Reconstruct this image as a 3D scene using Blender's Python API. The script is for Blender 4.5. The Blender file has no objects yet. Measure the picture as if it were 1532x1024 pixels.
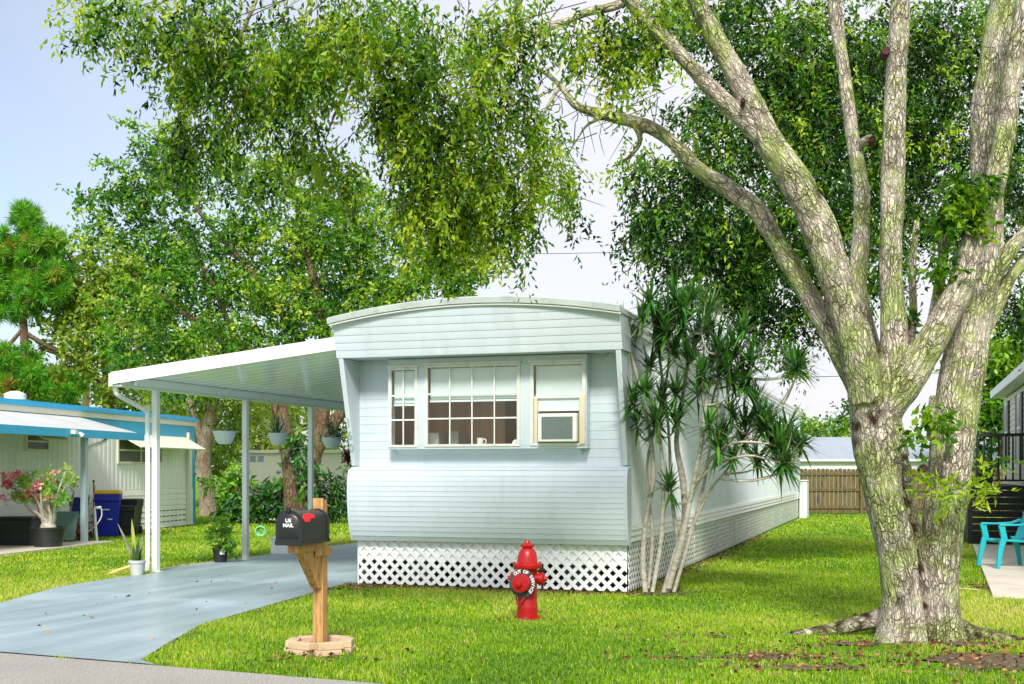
import bpy, math, random
import numpy as np
from mathutils import Vector, Matrix, noise as mnoise

rng = np.random.default_rng(11)
random.seed(5)
SKY_STRENGTH = 0.115
SUN_E = 2.7
EXPOSURE = 0.85
CLOUD = (4.7, 4.68, 4.95, 1)
PI = math.pi
scene = bpy.context.scene
COL = scene.collection
F, HX, HY, EYE = 1800.0, 766.0, 705.0, 1.5          # focal length and horizon of the photograph, in its pixels


def at(px, py, Y):
    return Vector(((px - HX) / F * Y, Y, EYE + (HY - py) / F * Y))


def G(px, py):
    Y = EYE * F / (py - HY)
    return Vector(((px - HX) / F * Y, Y, 0.0))


def C(r, g, b):
    def f(c):
        c /= 255.0
        return c / 12.92 if c <= 0.04045 else ((c + 0.055) / 1.055) ** 2.4
    return (f(r), f(g), f(b), 1.0)


# ------------------------------------------------------------------ materials
def new_mat(name):
    m = bpy.data.materials.new(name)
    m.use_nodes = True
    nt = m.node_tree
    nt.nodes.clear()
    out = nt.nodes.new('ShaderNodeOutputMaterial')
    return m, nt, out


def N(nt, typ, **kw):
    n = nt.nodes.new(typ)
    for k, v in kw.items():
        if k in n.inputs:
            n.inputs[k].default_value = v
        else:
            setattr(n, k, v)
    return n


def ramp(nt, fac, stops):
    r = nt.nodes.new('ShaderNodeValToRGB')
    el = r.color_ramp.elements
    while len(el) < len(stops):
        el.new(0.5)
    for e, (p, c) in zip(el, stops):
        e.position = p
        e.color = c if len(c) == 4 else (*c, 1)
    nt.links.new(fac, r.inputs[0])
    return r.outputs[0]


def mixc(nt, fac, a, b, mode='MIX'):
    m = nt.nodes.new('ShaderNodeMix')
    m.data_type = 'RGBA'
    m.blend_type = mode
    for s, v in ((0, fac), (6, a), (7, b)):
        if hasattr(v, 'is_output') or isinstance(v, bpy.types.NodeSocket):
            nt.links.new(v, m.inputs[s])
        else:
            m.inputs[s].default_value = v
    return m.outputs[2]


def coords(nt, scale=(1, 1, 1), kind='Object'):
    tc = nt.nodes.new('ShaderNodeTexCoord')
    mp = nt.nodes.new('ShaderNodeMapping')
    mp.inputs['Scale'].default_value = scale
    nt.links.new(tc.outputs[kind], mp.inputs[0])
    return mp.outputs[0]


def noise_tex(nt, vec, scale, detail=4.0, rough=0.55):
    n = N(nt, 'ShaderNodeTexNoise', Scale=scale, Detail=detail, Roughness=rough)
    nt.links.new(vec, n.inputs['Vector'])
    return n.outputs['Fac']


def paint(name, col, rough=0.5, var=0.12, scale=3.0, stretch=(1, 1, 1), bump=0.0, bscale=60.0, metal=0.0,
          stain=None, stain_amt=0.0, stain_scale=1.5, spec=0.5, coat=0.0):
    """A weathered surface: colour wandering between slightly darker and lighter, optional stains, optional fine bump."""
    m, nt, out = new_mat(name)
    b = nt.nodes.new('ShaderNodeBsdfPrincipled')
    b.inputs['Roughness'].default_value = rough
    b.inputs['Metallic'].default_value = metal
    b.inputs['Specular IOR Level'].default_value = spec
    b.inputs['Coat Weight'].default_value = coat
    v = coords(nt, stretch)
    n1 = noise_tex(nt, v, scale, 5)
    lo = tuple(c * (1 - var) for c in col[:3]) + (1,)
    hi = tuple(min(1, c * (1 + var)) for c in col[:3]) + (1,)
    c = ramp(nt, n1, [(0.3, lo), (0.7, hi)])
    if stain:
        n2 = noise_tex(nt, coords(nt, stretch), stain_scale, 8, 0.7)
        fac = ramp(nt, n2, [(0.5, (0, 0, 0)), (0.75, (stain_amt,) * 3)])
        c = mixc(nt, fac, c, stain)
    nt.links.new(c, b.inputs['Base Color'])
    if bump:
        bp = N(nt, 'ShaderNodeBump', Strength=bump, Distance=0.01)
        nt.links.new(noise_tex(nt, coords(nt, stretch), bscale, 6), bp.inputs['Height'])
        nt.links.new(bp.outputs[0], b.inputs['Normal'])
    nt.links.new(b.outputs[0], out.inputs[0])
    return m


def leaf_mat(name, stops, trans=0.4, rough=0.45, gloss=0.10):
    """Leaves: colour from the per-leaf 'tint' attribute, light passes through."""
    m, nt, out = new_mat(name)
    a = N(nt, 'ShaderNodeAttribute', attribute_name='tint')
    c = ramp(nt, a.outputs['Fac'], stops)
    d = nt.nodes.new('ShaderNodeBsdfDiffuse')
    t = nt.nodes.new('ShaderNodeBsdfTranslucent')
    g = N(nt, 'ShaderNodeBsdfGlossy', Roughness=rough)
    nt.links.new(c, d.inputs[0])
    warm = mixc(nt, 1.0, c, (1.0, 1.0, 0.55, 1), 'MULTIPLY')
    nt.links.new(warm, t.inputs[0])
    mx = N(nt, 'ShaderNodeMixShader', Fac=trans)
    nt.links.new(d.outputs[0], mx.inputs[1])
    nt.links.new(t.outputs[0], mx.inputs[2])
    fr = N(nt, 'ShaderNodeFresnel', IOR=1.4)
    ml = N(nt, 'ShaderNodeMath', operation='MULTIPLY')
    ml.inputs[1].default_value = gloss * 2
    nt.links.new(fr.outputs[0], ml.inputs[0])
    mg = nt.nodes.new('ShaderNodeMixShader')
    nt.links.new(ml.outputs[0], mg.inputs[0])
    nt.links.new(mx.outputs[0], mg.inputs[1])
    nt.links.new(g.outputs[0], mg.inputs[2])
    nt.links.new(mg.outputs[0], out.inputs[0])
    return m


def glass_mat(name, tint=(0.85, 0.92, 0.9, 1), refl=1.0):
    m, nt, out = new_mat(name)
    t = nt.nodes.new('ShaderNodeBsdfTransparent')
    t.inputs[0].default_value = tint
    g = N(nt, 'ShaderNodeBsdfGlossy', Roughness=0.02)
    lw = N(nt, 'ShaderNodeLayerWeight', Blend=0.5)          # the same from both faces of the single pane
    pw = N(nt, 'ShaderNodeMath', operation='POWER')
    pw.inputs[1].default_value = 4.0
    nt.links.new(lw.outputs['Facing'], pw.inputs[0])
    ml = N(nt, 'ShaderNodeMath', operation='MULTIPLY_ADD')
    ml.inputs[1].default_value = 0.85 * refl
    ml.inputs[2].default_value = 0.07 * refl
    nt.links.new(pw.outputs[0], ml.inputs[0])
    mx = nt.nodes.new('ShaderNodeMixShader')
    nt.links.new(ml.outputs[0], mx.inputs[0])
    nt.links.new(t.outputs[0], mx.inputs[1])
    nt.links.new(g.outputs[0], mx.inputs[2])
    nt.links.new(mx.outputs[0], out.inputs[0])
    return m


def bark_mat(name, base, dark, lichen, lichen_amt=0.5, scale=9.0, use_attr=True, bump=1.0):
    m, nt, out = new_mat(name)
    b = nt.nodes.new('ShaderNodeBsdfPrincipled')
    b.inputs['Roughness'].default_value = 0.9
    b.inputs['Specular IOR Level'].default_value = 0.2
    if use_attr:
        a = N(nt, 'ShaderNodeAttribute', attribute_name='bark')
        src = a.outputs['Vector']
    else:
        src = nt.nodes.new('ShaderNodeTexCoord').outputs['Object']
    mp = nt.nodes.new('ShaderNodeMapping')
    mp.inputs['Scale'].default_value = (1, 1, 0.30)
    nt.links.new(src, mp.inputs[0])
    wob = N(nt, 'ShaderNodeTexNoise', Scale=scale * 0.9, Detail=3.0)
    nt.links.new(mp.outputs[0], wob.inputs['Vector'])
    add = N(nt, 'ShaderNodeVectorMath', operation='MULTIPLY_ADD')
    add.inputs[1].default_value = (0.09, 0.09, 0.09)
    nt.links.new(wob.outputs['Color'], add.inputs[0])
    nt.links.new(mp.outputs[0], add.inputs[2])
    vor = N(nt, 'ShaderNodeTexVoronoi', Scale=scale * 1.7, feature='DISTANCE_TO_EDGE')
    nt.links.new(add.outputs[0], vor.inputs['Vector'])
    vor2 = N(nt, 'ShaderNodeTexVoronoi', Scale=scale * 3.9, feature='DISTANCE_TO_EDGE')
    nt.links.new(add.outputs[0], vor2.inputs['Vector'])
    mf = nt.nodes.new('ShaderNodeMapping'); mf.inputs['Scale'].default_value = (1, 1, 0.7)
    nt.links.new(src, mf.inputs[0])
    fine = noise_tex(nt, mf.outputs[0], scale * 5, 7, 0.75)
    rn_ = N(nt, 'ShaderNodeTexNoise', Scale=scale * 1.5, Detail=5.0, Roughness=0.6, Distortion=0.4)
    nt.links.new(mp.outputs[0], rn_.inputs['Vector'])
    sb = N(nt, 'ShaderNodeMath', operation='SUBTRACT'); sb.inputs[1].default_value = 0.5
    nt.links.new(rn_.outputs['Fac'], sb.inputs[0])
    ab = N(nt, 'ShaderNodeMath', operation='ABSOLUTE'); nt.links.new(sb.outputs[0], ab.inputs[0])
    ridge = ramp(nt, ab.outputs[0], [(0.0, (0.3,) * 3), (0.02, (0.8,) * 3), (0.05, (1, 1, 1))])
    crack = ramp(nt, vor.outputs['Distance'], [(0.0, (0.0,) * 3), (0.03, (0.5,) * 3), (0.085, (1, 1, 1))])
    crack = mixc(nt, 1.0, crack, ridge, 'MULTIPLY')
    crack2 = ramp(nt, vor2.outputs['Distance'], [(0.0, (0.5,) * 3), (0.12, (1, 1, 1))])
    wide = noise_tex(nt, coords(nt), 1.6, 6, 0.65)
    basec = ramp(nt, fine, [(0.3, tuple(c * 0.72 for c in base[:3])), (0.7, tuple(min(1, c * 1.25) for c in base[:3]))])
    basec = mixc(nt, ramp(nt, wide, [(0.35, (0.55,) * 3), (0.62, (0, 0, 0))]), basec, tuple(0.55 * c for c in base[:3]) + (1,))
    ln = noise_tex(nt, coords(nt), 2.6, 9, 0.72)
    lf = ramp(nt, ln, [(0.60 - 0.22 * lichen_amt, (0, 0, 0)), (0.68 - 0.18 * lichen_amt, (0.9,) * 3)])
    lcol = ramp(nt, noise_tex(nt, coords(nt), 14, 4), [(0.35, tuple(c * 0.7 for c in lichen[:3])), (0.65, lichen)])
    c = mixc(nt, lf, basec, lcol)
    both = mixc(nt, 1.0, crack, crack2, 'MULTIPLY')
    msk = ramp(nt, noise_tex(nt, coords(nt), 3.5, 4, 0.6), [(0.36, (0.6,) * 3), (0.54, (0.1,) * 3)])
    both = mixc(nt, msk, both, (1, 1, 1, 1))
    c = mixc(nt, both, dark, c)
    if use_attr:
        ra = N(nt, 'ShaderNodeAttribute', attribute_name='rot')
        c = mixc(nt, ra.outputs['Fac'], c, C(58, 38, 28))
    nt.links.new(c, b.inputs['Base Color'])
    h = mixc(nt, 0.12, both, fine)
    bp = N(nt, 'ShaderNodeBump', Strength=bump, Distance=0.03)
    nt.links.new(h, bp.inputs['Height'])
    nt.links.new(bp.outputs[0], b.inputs['Normal'])
    nt.links.new(b.outputs[0], out.inputs[0])
    return m


def wood_mat(name, col, dark, scale=(14, 14, 1.4), rough=0.7, grain=3.0, bump=0.25):
    m, nt, out = new_mat(name)
    b = nt.nodes.new('ShaderNodeBsdfPrincipled')
    b.inputs['Roughness'].default_value = rough
    v = coords(nt, scale)
    n1 = N(nt, 'ShaderNodeTexNoise', Scale=grain, Detail=6.0, Roughness=0.6, Distortion=0.6)
    nt.links.new(v, n1.inputs['Vector'])
    c = ramp(nt, n1.outputs['Fac'], [(0.32, dark), (0.5, col), (0.62, tuple(min(1, x * 1.2) for x in col[:3])), (0.74, dark)])
    nt.links.new(c, b.inputs['Base Color'])
    bp = N(nt, 'ShaderNodeBump', Strength=bump, Distance=0.004)
    nt.links.new(n1.outputs['Fac'], bp.inputs['Height'])
    nt.links.new(bp.outputs[0], b.inputs['Normal'])
    nt.links.new(b.outputs[0], out.inputs[0])
    return m


M = {}
M['siding'] = paint('pale_blue_siding', C(198, 210, 218), 0.42, 0.03, 0.9, (3, 3, 0.5), 0.03, 25, stain=C(150, 166, 166), stain_amt=0.32, stain_scale=1.1)
M['side_siding'] = paint('side_siding', C(216, 226, 232), 0.42, 0.05, 0.7, (1, 1, 0.25), 0.03, 25, stain=C(165, 185, 178), stain_amt=0.3, stain_scale=1.6)
M['white_metal'] = paint('white_metal', C(236, 240, 238), 0.38, 0.03, 2.0, stain=C(190, 190, 175), stain_amt=0.25, stain_scale=2.5)
M['white_gloss'] = paint('white_carport_pan', C(246, 250, 246), 0.14, 0.03, 1.2, stain=C(190, 205, 185), stain_amt=0.3, stain_scale=1.4)
M['lattice'] = paint('white_lattice', C(236, 238, 240), 0.5, 0.03, 4.0, stain=C(190, 185, 165), stain_amt=0.45, stain_scale=3.0)
M['roof_trim'] = paint('roof_trim', C(190, 200, 198), 0.5, 0.08, 3.0, stain=C(120, 130, 118), stain_amt=0.5, stain_scale=4)
M['roof'] = paint('roof_sheet', C(205, 212, 210), 0.45, 0.06, 1.0, stain=C(140, 145, 138), stain_amt=0.4)
M['sash'] = paint('aluminium_sash', C(220, 220, 214), 0.4, 0.08, 8.0, stain=C(150, 140, 122), stain_amt=0.5, stain_scale=9, metal=0.0)
M['muntin'] = paint('white_muntin', C(236, 238, 236), 0.45, 0.03, 5)
M['blind'] = paint('blind_slats', C(222, 234, 234), 0.5, 0.04, 4)
M['room'] = paint('brown_panelling', C(214, 176, 140), 0.7, 0.25, 1.5, (3, 3, 0.4))
M['room_light'] = paint('pale_cabinet', C(200, 205, 195), 0.6, 0.08, 2)
M['glass'] = glass_mat('window_glass', (0.95, 0.98, 0.97, 1), refl=1.0)
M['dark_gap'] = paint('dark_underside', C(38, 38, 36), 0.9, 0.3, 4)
M['concrete_block'] = paint('concrete_block', C(150, 152, 148), 0.9, 0.15, 6, bump=0.3)
M['ac_white'] = paint('aged_plastic', C(232, 232, 226), 0.45, 0.03, 4)
M['ac_grille'] = paint('grey_grille', C(132, 146, 142), 0.55, 0.08, 30)
M['tan_strip'] = paint('tan_filler_strip', C(214, 206, 180), 0.6, 0.06, 6)
M['number'] = paint('grey_number', C(150, 172, 180), 0.45, 0.05, 9)
M['red'] = paint('red_enamel', C(164, 12, 20), 0.34, 0.18, 9, bump=0.25, bscale=45, stain=C(105, 8, 14), stain_amt=0.5, stain_scale=7)
M['ring_dark'] = paint('charcoal_ring', C(56, 62, 66), 0.5, 0.12, 14)
M['letter_white'] = paint('white_letters', C(238, 238, 238), 0.5, 0.02, 9)
M['mail_black'] = paint('black_plastic', C(30, 33, 36), 0.38, 0.15, 8, bump=0.08, bscale=90)
M['mail_red'] = paint('red_flag', C(206, 26, 40), 0.4, 0.06, 6)
M['post_wood'] = wood_mat('pressure_treated_pine', C(184, 142, 88), C(134, 92, 50))
M['brick_tan'] = paint('tan_edging_brick', C(198, 172, 142), 0.9, 0.16, 9, bump=0.5, bscale=60, stain=C(150, 125, 100), stain_amt=0.5, stain_scale=8)
M['soil'] = paint('brown_soil', C(94, 78, 58), 0.95, 0.35, 16, bump=0.9, bscale=50)
M['fence'] = wood_mat('weathered_fence', C(104, 92, 58), C(54, 48, 30), (9, 9, 0.9), 0.9, 2.2)
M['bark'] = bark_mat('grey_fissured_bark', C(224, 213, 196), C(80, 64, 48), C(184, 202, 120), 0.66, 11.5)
M['bark_dark'] = bark_mat('brown_bark', C(142, 118, 94), C(60, 46, 36), C(110, 122, 72), 0.35, 6.0, False)
M['bark_root'] = bark_mat('damp_root_bark', C(136, 116, 98), C(62, 48, 40), C(96, 104, 64), 0.25, 9.0, False)
M['twig_bark'] = paint('twig_bark', C(92, 80, 66), 0.9, 0.3, 20)
M['bark_pale'] = bark_mat('pale_pink_bark', C(244, 216, 190), C(178, 136, 108), C(170, 170, 120), 0.15, 4.0, False)
M['cut_wood'] = paint('cut_wood', C(70, 42, 34), 0.9, 0.3, 30, bump=0.5)
M['dragon_stem'] = paint('pale_stem', C(190, 184, 170), 0.85, 0.25, 9, (1, 1, 3), 0.7, 60, stain=C(96, 82, 66), stain_amt=0.7, stain_scale=6)
M['pot_black'] = paint('black_pot', C(36, 40, 42), 0.5, 0.2, 8)
M['pot_grey'] = paint('grey_pot', C(186, 192, 192), 0.6, 0.06, 8)
M['pot_white'] = paint('white_pot', C(226, 232, 230), 0.5, 0.05, 8)
M['basket_white'] = paint('white_plastic_bowl', C(214, 226, 226), 0.4, 0.04, 6)
M['coco'] = paint('coir_liner', C(104, 66, 42), 0.95, 0.35, 20, bump=1.0)
M['wire'] = paint('dark_wire', C(48, 50, 50), 0.5, 0.1, 6)
M['n_wall'] = paint('neighbour_wall', C(242, 244, 240), 0.5, 0.05, 1.0, (1, 1, 0.3), stain=C(180, 186, 170), stain_amt=0.35)
M['n_blue'] = paint('bright_blue_trim', C(48, 172, 214), 0.45, 0.06, 3)
M['n_pale_roof'] = paint('pale_grey_roof', C(198, 202, 202), 0.5, 0.1, 1.3, stain=C(150, 152, 150), stain_amt=0.5)
M['n_cream'] = paint('cream_strip', C(226, 224, 204), 0.5, 0.05, 2)
M['n_post'] = paint('grey_blue_post', C(168, 192, 200), 0.5, 0.05, 3)
M['dark_glass'] = paint('dim_interior', C(84, 80, 66), 0.3, 0.3, 2)
M['bin_blue'] = paint('blue_bin', C(24, 40, 190), 0.4, 0.08, 4)
M['bin_yellow'] = paint('yellow_lid', C(236, 186, 52), 0.45, 0.06, 4)
M['bin_black'] = paint('dark_bin', C(34, 42, 42), 0.5, 0.15, 4)
M['barrow_green'] = paint('faded_green_tray', C(86, 122, 112), 0.6, 0.15, 6)
M['mower_red'] = paint('dull_red', C(150, 30, 38), 0.45, 0.15, 7)
M['rubber'] = paint('black_rubber', C(28, 28, 28), 0.8, 0.2, 9)
M['chair_blue'] = paint('blue_canvas', C(30, 52, 140), 0.8, 0.15, 9)
M['pvc'] = paint('white_pvc', C(228, 228, 222), 0.4, 0.04, 6)
M['shed'] = paint('shed_wall', C(236, 232, 212), 0.7, 0.05, 1.5, stain=C(190, 186, 160), stain_amt=0.4)
M['terracotta'] = wood_mat('brown_planter', C(124, 78, 44), C(80, 48, 26))
M['stone_white'] = paint('white_stone', C(214, 210, 200), 0.85, 0.12, 8, bump=0.4)
M['hose_green'] = paint('green_hose', C(110, 190, 140), 0.5, 0.1, 8)
M['pole_wood'] = wood_mat('pole_wood', C(190, 168, 122), C(140, 118, 84), (6, 6, 0.5), 0.85)
M['back_roof'] = paint('grey_metal_roof', C(150, 160, 172), 0.5, 0.06, 0.6, (6, 1, 1))
M['back_wall'] = paint('white_stucco', C(222, 224, 222), 0.7, 0.04, 2)
M['vinyl'] = paint('cream_vinyl', C(222, 220, 190), 0.5, 0.05, 1.5)
M['shutter'] = paint('dark_shutter', C(44, 46, 48), 0.5, 0.1, 5)
M['deck_black'] = paint('black_stain_wood', C(24, 24, 25), 0.6, 0.25, 5, (1, 1, 4))
M['teal'] = paint('teal_plastic', C(36, 172, 186), 0.35, 0.04, 3)
M['sand'] = paint('pale_sand', C(206, 192, 160), 0.95, 0.2, 14, bump=0.8, bscale=50)
M['slab'] = paint('patio_concrete', C(206, 198, 184), 0.55, 0.1, 1.6, bump=0.15, stain=C(150, 140, 124), stain_amt=0.5, stain_scale=1.0)
M['wing'] = M['siding']
M['leaf_big'] = leaf_mat('broad_canopy_leaf', [(0.0, C(28, 60, 10)), (0.35, C(80, 138, 20)), (0.7, C(150, 192, 36)), (1.0, C(196, 212, 60))], 0.55)
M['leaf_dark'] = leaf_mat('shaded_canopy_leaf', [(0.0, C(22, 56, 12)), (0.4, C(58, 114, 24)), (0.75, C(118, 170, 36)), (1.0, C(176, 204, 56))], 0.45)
M['leaf_oak'] = leaf_mat('oak_leaf', [(0.0, C(30, 76, 18)), (0.4, C(86, 150, 34)), (0.75, C(146, 192, 50)), (1.0, C(198, 216, 76))], 0.44)
M['leaf_yellow'] = leaf_mat('yellow_green_leaf', [(0.0, C(104, 144, 36)), (0.5, C(152, 180, 56)), (1.0, C(200, 212, 96))], 0.46)
M['leaf_pine'] = leaf_mat('pine_needle', [(0.0, C(64, 140, 36)), (0.55, C(112, 196, 44)), (0.9, C(160, 214, 60)), (1.0, C(180, 150, 60))], 0.4)
M['leaf_dragon'] = leaf_mat('dragon_leaf', [(0.0, C(34, 88, 28)), (0.6, C(76, 138, 44)), (0.92, C(134, 186, 66)), (1.0, C(180, 170, 90))], 0.3, 0.35, 0.4)
M['leaf_shrub'] = leaf_mat('shrub_leaf', [(0.0, C(30, 84, 24)), (0.6, C(66, 132, 40)), (1.0, C(140, 190, 60))], 0.3, 0.35, 0.4)
M['leaf_fresh'] = leaf_mat('fresh_leaf', [(0.0, C(86, 156, 48)), (0.6, C(148, 202, 70)), (1.0, C(206, 222, 110))], 0.45)
M['leaf_pink'] = leaf_mat('pink_flower', [(0.0, C(232, 110, 130)), (0.6, C(244, 168, 180)), (1.0, C(250, 214, 206))], 0.35)
M['leaf_purple'] = leaf_mat('purple_leaf', [(0.0, C(58, 20, 30)), (0.7, C(104, 40, 56)), (1.0, C(140, 80, 80))], 0.3)
M['leaf_strap'] = leaf_mat('strap_leaf', [(0.0, C(40, 84, 40)), (0.5, C(84, 124, 60)), (1.0, C(196, 190, 96))], 0.2, 0.3, 0.4)
M['litter'] = leaf_mat('dry_leaf', [(0.0, C(70, 40, 28)), (0.5, C(120, 80, 54)), (1.0, C(176, 140, 96))], 0.1, 0.6, 0.1)
M['grass'] = leaf_mat('grass_blade', [(0.0, C(74, 118, 14)), (0.4, C(138, 182, 24)), (0.7, C(184, 208, 44)), (0.86, C(214, 212, 84)), (1.0, C(222, 206, 140))], 0.42, 0.5, 0.08)


# ------------------------------------------------------------------ objects
def tag(o, label=None, cat=None, group=None, kind=None):
    if label: o['label'] = label
    if cat: o['category'] = cat
    if group: o['group'] = group
    if kind: o['kind'] = kind
    return o


def thing(name, label, cat, loc=(0, 0, 0), rz=0.0, group=None):
    o = bpy.data.objects.new(name, None)
    o.empty_display_size = 0.2
    COL.objects.link(o)
    o.location = loc
    o.rotation_euler = (0, 0, rz)
    return tag(o, label, cat, group)


def link_mesh(name, me, m, parent=None):
    o = bpy.data.objects.new(name, me)
    COL.objects.link(o)
    if m is not None:
        me.materials.append(m)
    if parent is not None:
        o.parent = parent
    return o


def frame(d):
    d = Vector(d).normalized()
    a = Vector((0, 0, 1)) if abs(d.z) < 0.9 else Vector((1, 0, 0))
    x = d.cross(a).normalized()
    return x, d.cross(x).normalized(), d


def smooth_path(pts, rad, step=3):
    """Catmull-Rom resampling of a path and its radii."""
    P = [Vector(p) for p in pts]
    R = list(rad)
    if len(P) < 3:
        return P, R
    out, ro = [], []
    for i in range(len(P) - 1):
        p0, p1, p2, p3 = P[max(i - 1, 0)], P[i], P[i + 1], P[min(i + 2, len(P) - 1)]
        for k in range(step):
            t = k / step
            out.append(0.5 * ((2 * p1) + (p2 - p0) * t + (2 * p0 - 5 * p1 + 4 * p2 - p3) * t * t + (3 * p1 - p0 - 3 * p2 + p3) * t ** 3))
            ro.append(R[i] * (1 - t) + R[i + 1] * t)
    out.append(P[-1]); ro.append(R[-1])
    return out, ro


class MB:
    def __init__(self):
        self.v, self.f = [], []

    def add(self, vs, fs):
        b = len(self.v)
        self.v += [tuple(v) for v in vs]
        self.f += [tuple(b + i for i in f) for f in fs]
        return self

    def box(self, c, s, rot=None, taper=1.0):
        hx, hy, hz = s[0] / 2, s[1] / 2, s[2] / 2
        vs = []
        for z in (-hz, hz):
            k = taper if z > 0 else 1.0
            for x, y in ((-hx, -hy), (hx, -hy), (hx, hy), (-hx, hy)):
                p = Vector((x * k, y * k, z))
                if rot is not None:
                    p = rot @ p
                vs.append(p + Vector(c))
        return self.add(vs, [(3, 2, 1, 0), (4, 5, 6, 7), (0, 1, 5, 4), (1, 2, 6, 5), (2, 3, 7, 6), (3, 0, 4, 7)])

    def span(self, a, b):
        a, b = Vector(a), Vector(b)
        return self.box((a + b) / 2, [abs(b[i] - a[i]) for i in range(3)])

    def bar(self, a, b, w, h=None):
        """A rectangular bar from a to b; w across, h in the plane closest to vertical."""
        a, b = Vector(a), Vector(b)
        h = w if h is None else h
        x, y, d = frame(b - a)
        vs = []
        for p in (a, b):
            for sx, sy in ((-1, -1), (1, -1), (1, 1), (-1, 1)):
                vs.append(p + x * sx * w / 2 + y * sy * h / 2)
        return self.add(vs, [(0, 1, 2, 3), (7, 6, 5, 4), (0, 4, 5, 1), (1, 5, 6, 2), (2, 6, 7, 3), (3, 7, 4, 0)])

    def tube(self, pts, rad, n=8, step=3, caps=True):
        if not hasattr(rad, '__len__'):
            rad = [rad] * len(pts)
        P, R = smooth_path(pts, rad, step)
        x, _, _ = frame(P[1] - P[0])
        vs, fs = [], []
        for i, p in enumerate(P):
            d = (P[min(i + 1, len(P) - 1)] - P[max(i - 1, 0)]).normalized()
            x = (x - d * x.dot(d)).normalized()
            y = d.cross(x)
            for k in range(n):
                a = 2 * PI * k / n
                vs.append(p + (x * math.cos(a) + y * math.sin(a)) * R[i])
        for i in range(len(P) - 1):
            for k in range(n):
                a, b = i * n + k, i * n + (k + 1) % n
                fs.append((a, b, b + n, a + n))
        if caps:
            fs.append(tuple(reversed(range(n))))
            fs.append(tuple((len(P) - 1) * n + k for k in range(n)))
        return self.add(vs, fs)

    def lathe(self, prof, n=20, o=(0, 0, 0), axis=(0, 0, 1), sx=1.0):
        x, y, d = frame(axis)
        o = Vector(o)
        vs, fs = [], []
        for r, z in prof:
            for k in range(n):
                a = 2 * PI * k / n
                vs.append(o + x * math.cos(a) * r * sx + y * math.sin(a) * r + d * z)
        for i in range(len(prof) - 1):
            for k in range(n):
                a, b = i * n + k, i * n + (k + 1) % n
                fs.append((a, b, b + n, a + n))
        if prof[0][0] > 1e-4: fs.append(tuple(reversed(range(n))))
        if prof[-1][0] > 1e-4: fs.append(tuple((len(prof) - 1) * n + k for k in range(n)))
        return self.add(vs, fs)

    def prism(self, poly, a, b, plane='yz'):
        """Extrude a closed 2-D polygon along the axis that is missing from its plane."""
        def P(u, v, w):
            return {'yz': (w, u, v), 'xz': (u, w, v), 'xy': (u, v, w)}[plane]
        n = len(poly)
        vs = [P(u, v, a) for u, v in poly] + [P(u, v, b) for u, v in poly]
        fs = [tuple(range(n)), tuple(reversed(range(n, 2 * n)))]
        fs += [(i, i + n, (i + 1) % n + n, (i + 1) % n) for i in range(n)]
        return self.add(vs, fs)

    def build(self, name, m, parent=None, smooth=True, bevel=0.0, off=None, angle=35, fix=True):
        me = bpy.data.meshes.new(name)
        v = self.v
        if off is not None:
            v = [(p[0] - off[0], p[1] - off[1], p[2] - off[2]) for p in v]
        me.from_pydata(v, [], self.f)
        if fix:
            import bmesh
            bm = bmesh.new(); bm.from_mesh(me)
            bmesh.ops.recalc_face_normals(bm, faces=bm.faces)
            bm.to_mesh(me); bm.free()
        if smooth:
            me.polygons.foreach_set('use_smooth', [True] * len(me.polygons))
            me.set_sharp_from_angle(angle=math.radians(angle))
        o = link_mesh(name, me, m, parent)
        if bevel:
            md = o.modifiers.new('bevel', 'BEVEL')
            md.width = bevel; md.segments = 2; md.limit_method = 'ANGLE'; md.angle_limit = math.radians(40)
        return o


def np_mesh(name, V, faces_flat, loop_start, m, parent=None, tint=None, smooth=False):
    me = bpy.data.meshes.new(name)
    me.vertices.add(len(V))
    me.vertices.foreach_set('co', np.ascontiguousarray(V, dtype=np.float32).ravel())
    me.loops.add(len(faces_flat))
    me.loops.foreach_set('vertex_index', faces_flat.astype(np.int32))
    me.polygons.add(len(loop_start))
    me.polygons.foreach_set('loop_start', loop_start.astype(np.int32))
    me.update(calc_edges=True)
    if tint is not None:
        at_ = me.attributes.new('tint', 'FLOAT', 'POINT')
        at_.data.foreach_set('value', tint.astype(np.float32))
    return link_mesh(name, me, m, parent)


def unit(a):
    return a / np.maximum(np.linalg.norm(a, axis=-1, keepdims=True), 1e-9)


def leaves(name, pos, d, length, width, tint, m, parent=None, off=None, fold=0.25):
    """One small folded blade per row: base, two sides, tip."""
    n = len(pos)
    if off is not None:
        pos = pos - np.array(off)
    d = unit(d)
    r = unit(rng.normal(size=(n, 3)))
    s = unit(np.cross(d, r))
    nn = np.cross(s, d)
    L, W = length[:, None], width[:, None]
    b = pos
    t = pos + d * L - nn * L * 0.12
    mid = pos + d * L * 0.45
    l = mid + s * W * 0.5 + nn * W * fold
    q = mid - s * W * 0.5 + nn * W * fold
    V = np.stack([b, l, t, q], 1).reshape(-1, 3)
    i = np.arange(n)[:, None] * 4
    fc = np.concatenate([i, i + 1, i + 2, i, i + 2, i + 3], 1).ravel()
    return np_mesh(name, V, fc, np.arange(0, 6 * n, 3), m, parent, np.repeat(np.clip(tint, 0, 1), 4))


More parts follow.
